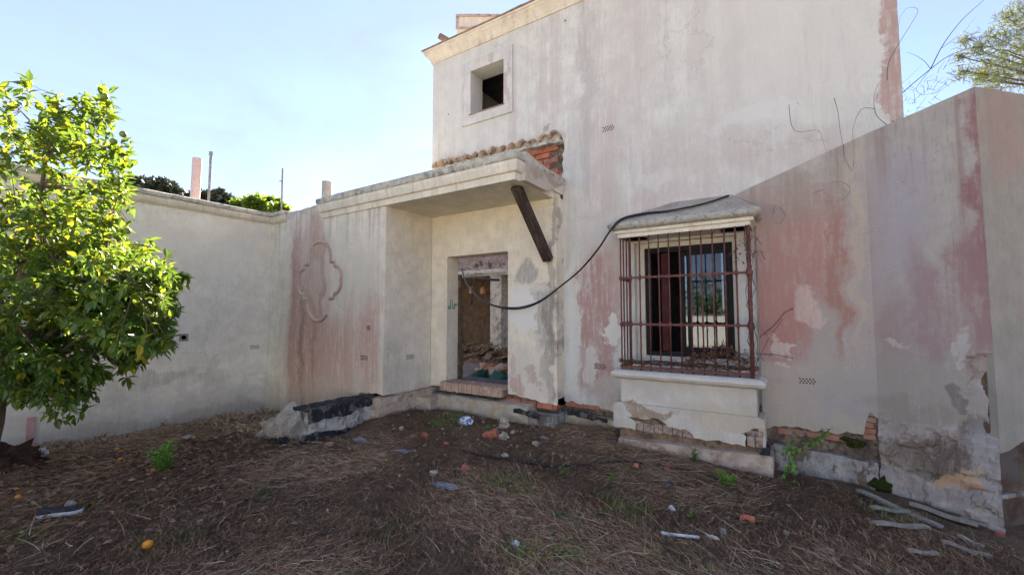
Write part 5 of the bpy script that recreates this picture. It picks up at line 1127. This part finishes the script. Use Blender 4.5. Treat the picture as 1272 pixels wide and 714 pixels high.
brickbit(696, 566, .03, (.1, .3, 1), 'flat red chip at the centre of the yard near the footing')
brickbit(790, 579, .035, (.1, .3, 2), 'red chip beside the black hose left of the plinth')
brickbit(828, 582, .035, (.1, .0, 2), 'red chip under the window plinth on the black hose')
brickbit(408, 554, .05, (.1, .0, 1), 'brick fragment under the blackened wall stub', M['brick2'])
brickbit(1242, 664, .03, (.1, .0, 1), 'red chip at the foot of the right corner')
def rock(px_, py_, r, label, mat='stone', seed=1, sq=.7, lift=.5): p = gp(px_, py_, r * lift); return lump('stone', p, (r * .85, r * .7, r * sq * .8), M[mat], None, 2, .9, 3.4, flat=0, label=label, cat='stone', seed=seed)
rock(626, 531, .10, 'rounded brown stone leaning on the footing right of the doorstep', 'plinth', 2, .9)
rock(627, 545, .075, 'pale rounded stone in front of the brown stone by the footing', 'stone', 3)
rock(627, 568, .045, 'white stone in the yard right of the small brick fragment', 'stone', 4)
rock(665, 553, .05, 'pale stone beside the blue plastic scrap', 'stone', 5)
rock(637, 539, .04, 'small pale stone at the right of the brown stone', 'stone', 6)
rock(538, 590, .05, 'tan stone left of the crumpled plastic film in the yard', 'plinth', 7, .5)
rock(498, 534, .04, 'pale stone against the footing left of the wrapper', 'stone', 8)
rock(897, 664, .035, 'grey concrete lump right of the white plastic pipe', 'footgrey', 9, 1.1)
rock(340, 540, .07, 'pale concrete lump left of the broken stub', 'aggregate', 10)
rock(330, 528, .06, 'pale concrete lump near the corner of the left wall', 'aggregate', 11)
rock(296, 533, .05, 'pale stone in the litter near the left wall corner', 'stone', 12)
rock(232, 547, .09, 'flat grey stone slab beside the orange near the left wall', 'footgrey', 13, .25)
rock(268, 545, .04, 'small grey stone in the litter right of the flat slab', 'footgrey', 14, .5)
rock(350, 552, .045, 'dusty lilac stone at the left foot of the stub', 'bluegrey', 15)
rock(388, 543, .06, 'stone fallen at the foot of the blackened stub', 'aggregate', 16)
def crumple(name, px_, py_, r, mat, label, cat, amp=.8, seed=0, sq=.5):
    p = gp(px_, py_, r[2] * .6); return lump(name, p, r, mat, None, 3, amp, 7, flat=0, label=label, cat=cat, seed=seed)
crumple('drink_can', 641, 679, (.032, .026, .026), M['silver'], 'crushed silver and blue drink can in the foreground centre', 'can', .35, 1)
crumple('wrapper', 579, 524, (.10, .05, .05), mottled('printed_wrapper', (.6, .62, .66), (.75, .75, .75), 20, .5, 0, .01, (.05, .15, .45)), 'crumpled white and blue plastic wrapper below the doorstep footing', 'wrapper', .9, 2)
crumple('plastic_film', 500, 560, (.09, .04, .012), M['bluegrey'], 'pale crumpled plastic film near the brick fragments', 'plastic', .8, 3)
crumple('plastic_film', 554, 604, (.12, .05, .012), M['bluegrey'], 'translucent grey plastic film spread in the middle of the yard', 'plastic', .8, 4)
crumple('plastic_film', 448, 547, (.09, .05, .02), M['bluegrey'], 'grey plastic rag right of the blackened stub', 'plastic', .8, 5)
crumple('paper_scrap', 835, 634, (.022, .015, .025), M['white'], 'small torn white paper scrap right of the clover like cluster', 'paper', .9, 6)
crumple('paper_scrap', 1028, 685, (.045, .03, .012), M['board'], 'torn cream paper scrap in the right foreground', 'paper', .8, 7)
crumple('paper_scrap', 885, 668, (.04, .012, .012), M['white'], 'thin white shard between the pipe and the grey lump', 'paper', .8, 8)
crumple('paper_scrap', 213, 647, (.04, .02, .008), M['board'], 'flat pale paper scrap in the left foreground', 'paper', .8, 9)
crumple('plastic_scrap', 676, 544, (.05, .015, .015), M['bluegrey'], 'dull blue plastic strip beside the pale stone near the footing', 'plastic', .6, 10)
crumple('plastic_scrap', 830, 602, (.025, .009, .007), M['bluewhite'], 'bright blue plastic scrap below the window plinth', 'plastic', .3, 11)
crumple('plastic_scrap', 1020, 701, (.012, .006, .004), M['bluewhite'], 'tiny blue plastic scrap in the right foreground', 'plastic', .3, 12)
crumple('plastic_bag', 52, 566, (.06, .04, .05), M['white'], 'small white plastic bag under the citrus tree by the wall', 'bag', .9, 13)
# red crushed can / tile piece
p = gp(928, 648, .02); m_ = MB(); m_.tube([p + Vector((-.045, 0, 0)), p + Vector((0, .0, .008)), p + Vector((.045, .01, 0))], [.028, .024, .028], 10); o = fixn(m_.build('roof_tile_fragment', M['brick'])); rough(o, .012, 20); tag(o, 'curved red tile fragment lying right of the grey concrete lump', 'tile')
# white pipe
a, b = gp(821, 666, .022), gp(869, 671, .022); m_ = MB(); m_.tube([a, a.lerp(b, .1), a.lerp(b, .12), a.lerp(b, .6), b], [.016, .016, .011, .011, .010], 10); o = fixn(m_.build('plastic_pipe', M['white'], smooth=True)); tag(o, 'length of white plastic pipe lying in the foreground', 'pipe')
# boards on the right
for (pts, w_, lab) in ((((1066, 613), (1170, 660)), .028, 'long weathered white board running down from the moss clump'), (((1130, 630), (1215, 657)), .030, 'weathered white board nearest the right corner, crossing behind the longest board'),
                       (((1086, 655), (1152, 659)), .022, 'short pale board lying across under the longest board'), (((1082, 635), (1130, 640)), .018, 'thin pale batten behind the longest board'), (((1170, 678), (1232, 697)), .014, 'narrow pale splinter at the far right foreground'), (((1128, 690), (1165, 693)), .012, 'short pale splinter left of the far right one'), (((1190, 671), (1222, 684)), .014, 'broken pale batten below the board nearest the corner')):
    a = gp(*pts[0], .035); b = gp(*pts[1], .03); d = (b - a).normalized(); s_ = Vector((-d.y, d.x, 0)) * w_; u_ = Vector((0, 0, .010)); m_ = MB(); vs = []
    K = 8
    for k in range(K + 1):
        p = a.lerp(b, k / K) + Vector((0, 0, .006 * math.sin(k)))
        for q_ in (-s_ - u_, s_ - u_, s_ + u_, -s_ + u_): vs.append(p + q_ * (1 if 0 < k < K else .9))
    m_.add(vs, [(k * 4 + j, k * 4 + (j + 1) % 4, k * 4 + 4 + (j + 1) % 4, k * 4 + 4 + j) for k in range(K) for j in range(4)] + [(0, 1, 2, 3), (K * 4 + 3, K * 4 + 2, K * 4 + 1, K * 4)])
    tag(fixn(m_.build('wooden_board', M['board'])), lab, 'board')
# black hose in the litter
pts = [gp(x, y, .02) for x, y in ((575, 561), (588, 565), (600, 568), (625, 572), (655, 577), (680, 580), (720, 580), (765, 575), (800, 577), (835, 582), (865, 588), (890, 596), (905, 600))]
m_ = MB(); m_.tube(cable(pts, 1), .010, 7); tag(fixn(m_.build('irrigation_hose', M['cable'], smooth=True)), 'thin black irrigation hose half buried in the litter before the plinth', 'hose')
# shoe on the left
c0 = gp(75, 641, 0); d = (gp(98, 638) - gp(54, 644)).normalized(); s_ = Vector((-d.y, d.x, 0)); e = empty('shoe', c0, 'old black and white shoe lying on the litter at the left', 'shoe')
def shoe_sec(t): return [(0, .030), (.15, .038), (.4, .036), (.6, .034), (.85, .040), (1, .022)]
L0 = .27; m_ = MB(); vs = []; prof = [(0, .022, .0), (.08, .034, 0), (.3, .034, 0), (.5, .032, 0), (.75, .045, 0), (.92, .038, 0), (1, .018, 0)]
for t, w_, _ in prof:
    for zz_, k in ((0, 1), (.028, 1.05)):
        for sg in (-1, 1): p = c0 + d * (t - .5) * L0 + s_ * sg * w_ * k; vs.append((p.x, p.y, c0.z + .012 + zz_))
n = len(prof); fs = []
for i in range(n - 1): a = i * 4; b = a + 4; fs += [(a, b, b + 1, a + 1), (a + 2, a + 3, b + 3, b + 2), (a, a + 2, b + 2, b), (a + 1, b + 1, b + 3, a + 3)]
fs += [(0, 1, 3, 2), (4 * n - 4, 4 * n - 2, 4 * n - 1, 4 * n - 3)]; m_.add(vs, fs); fixn(m_.build('sole', M['white'], e, bevel=.004))
m_ = MB(); vs = []; up_p = [(.02, .03, .075), (.15, .034, .085), (.32, .03, .07), (.5, .03, .062), (.7, .040, .05), (.88, .036, .042), (.97, .02, .035)]
for t, w_, h_ in up_p:
    for k in range(7):
        a = math.pi * k / 6; p = c0 + d * (t - .5) * L0 + s_ * math.cos(a) * w_; vs.append((p.x, p.y, c0.z + .038 + math.sin(a) * h_ * .6))
n = len(up_p); m_.add(vs, [(i * 7 + k, i * 7 + k + 1, (i + 1) * 7 + k + 1, (i + 1) * 7 + k) for i in range(n - 1) for k in range(6)] + [tuple(range(7)), tuple(range((n - 1) * 7, n * 7))]); fixn(m_.build('upper', plain('black_shoe_fabric', (.03, .03, .035), .9), e, smooth=True))
p = gp(87, 631, .03); lump('stone', p, (.035, .035, .035), M['footgrey'], None, 2, .3, label='round grey stone resting behind the old shoe', cat='stone', seed=17)
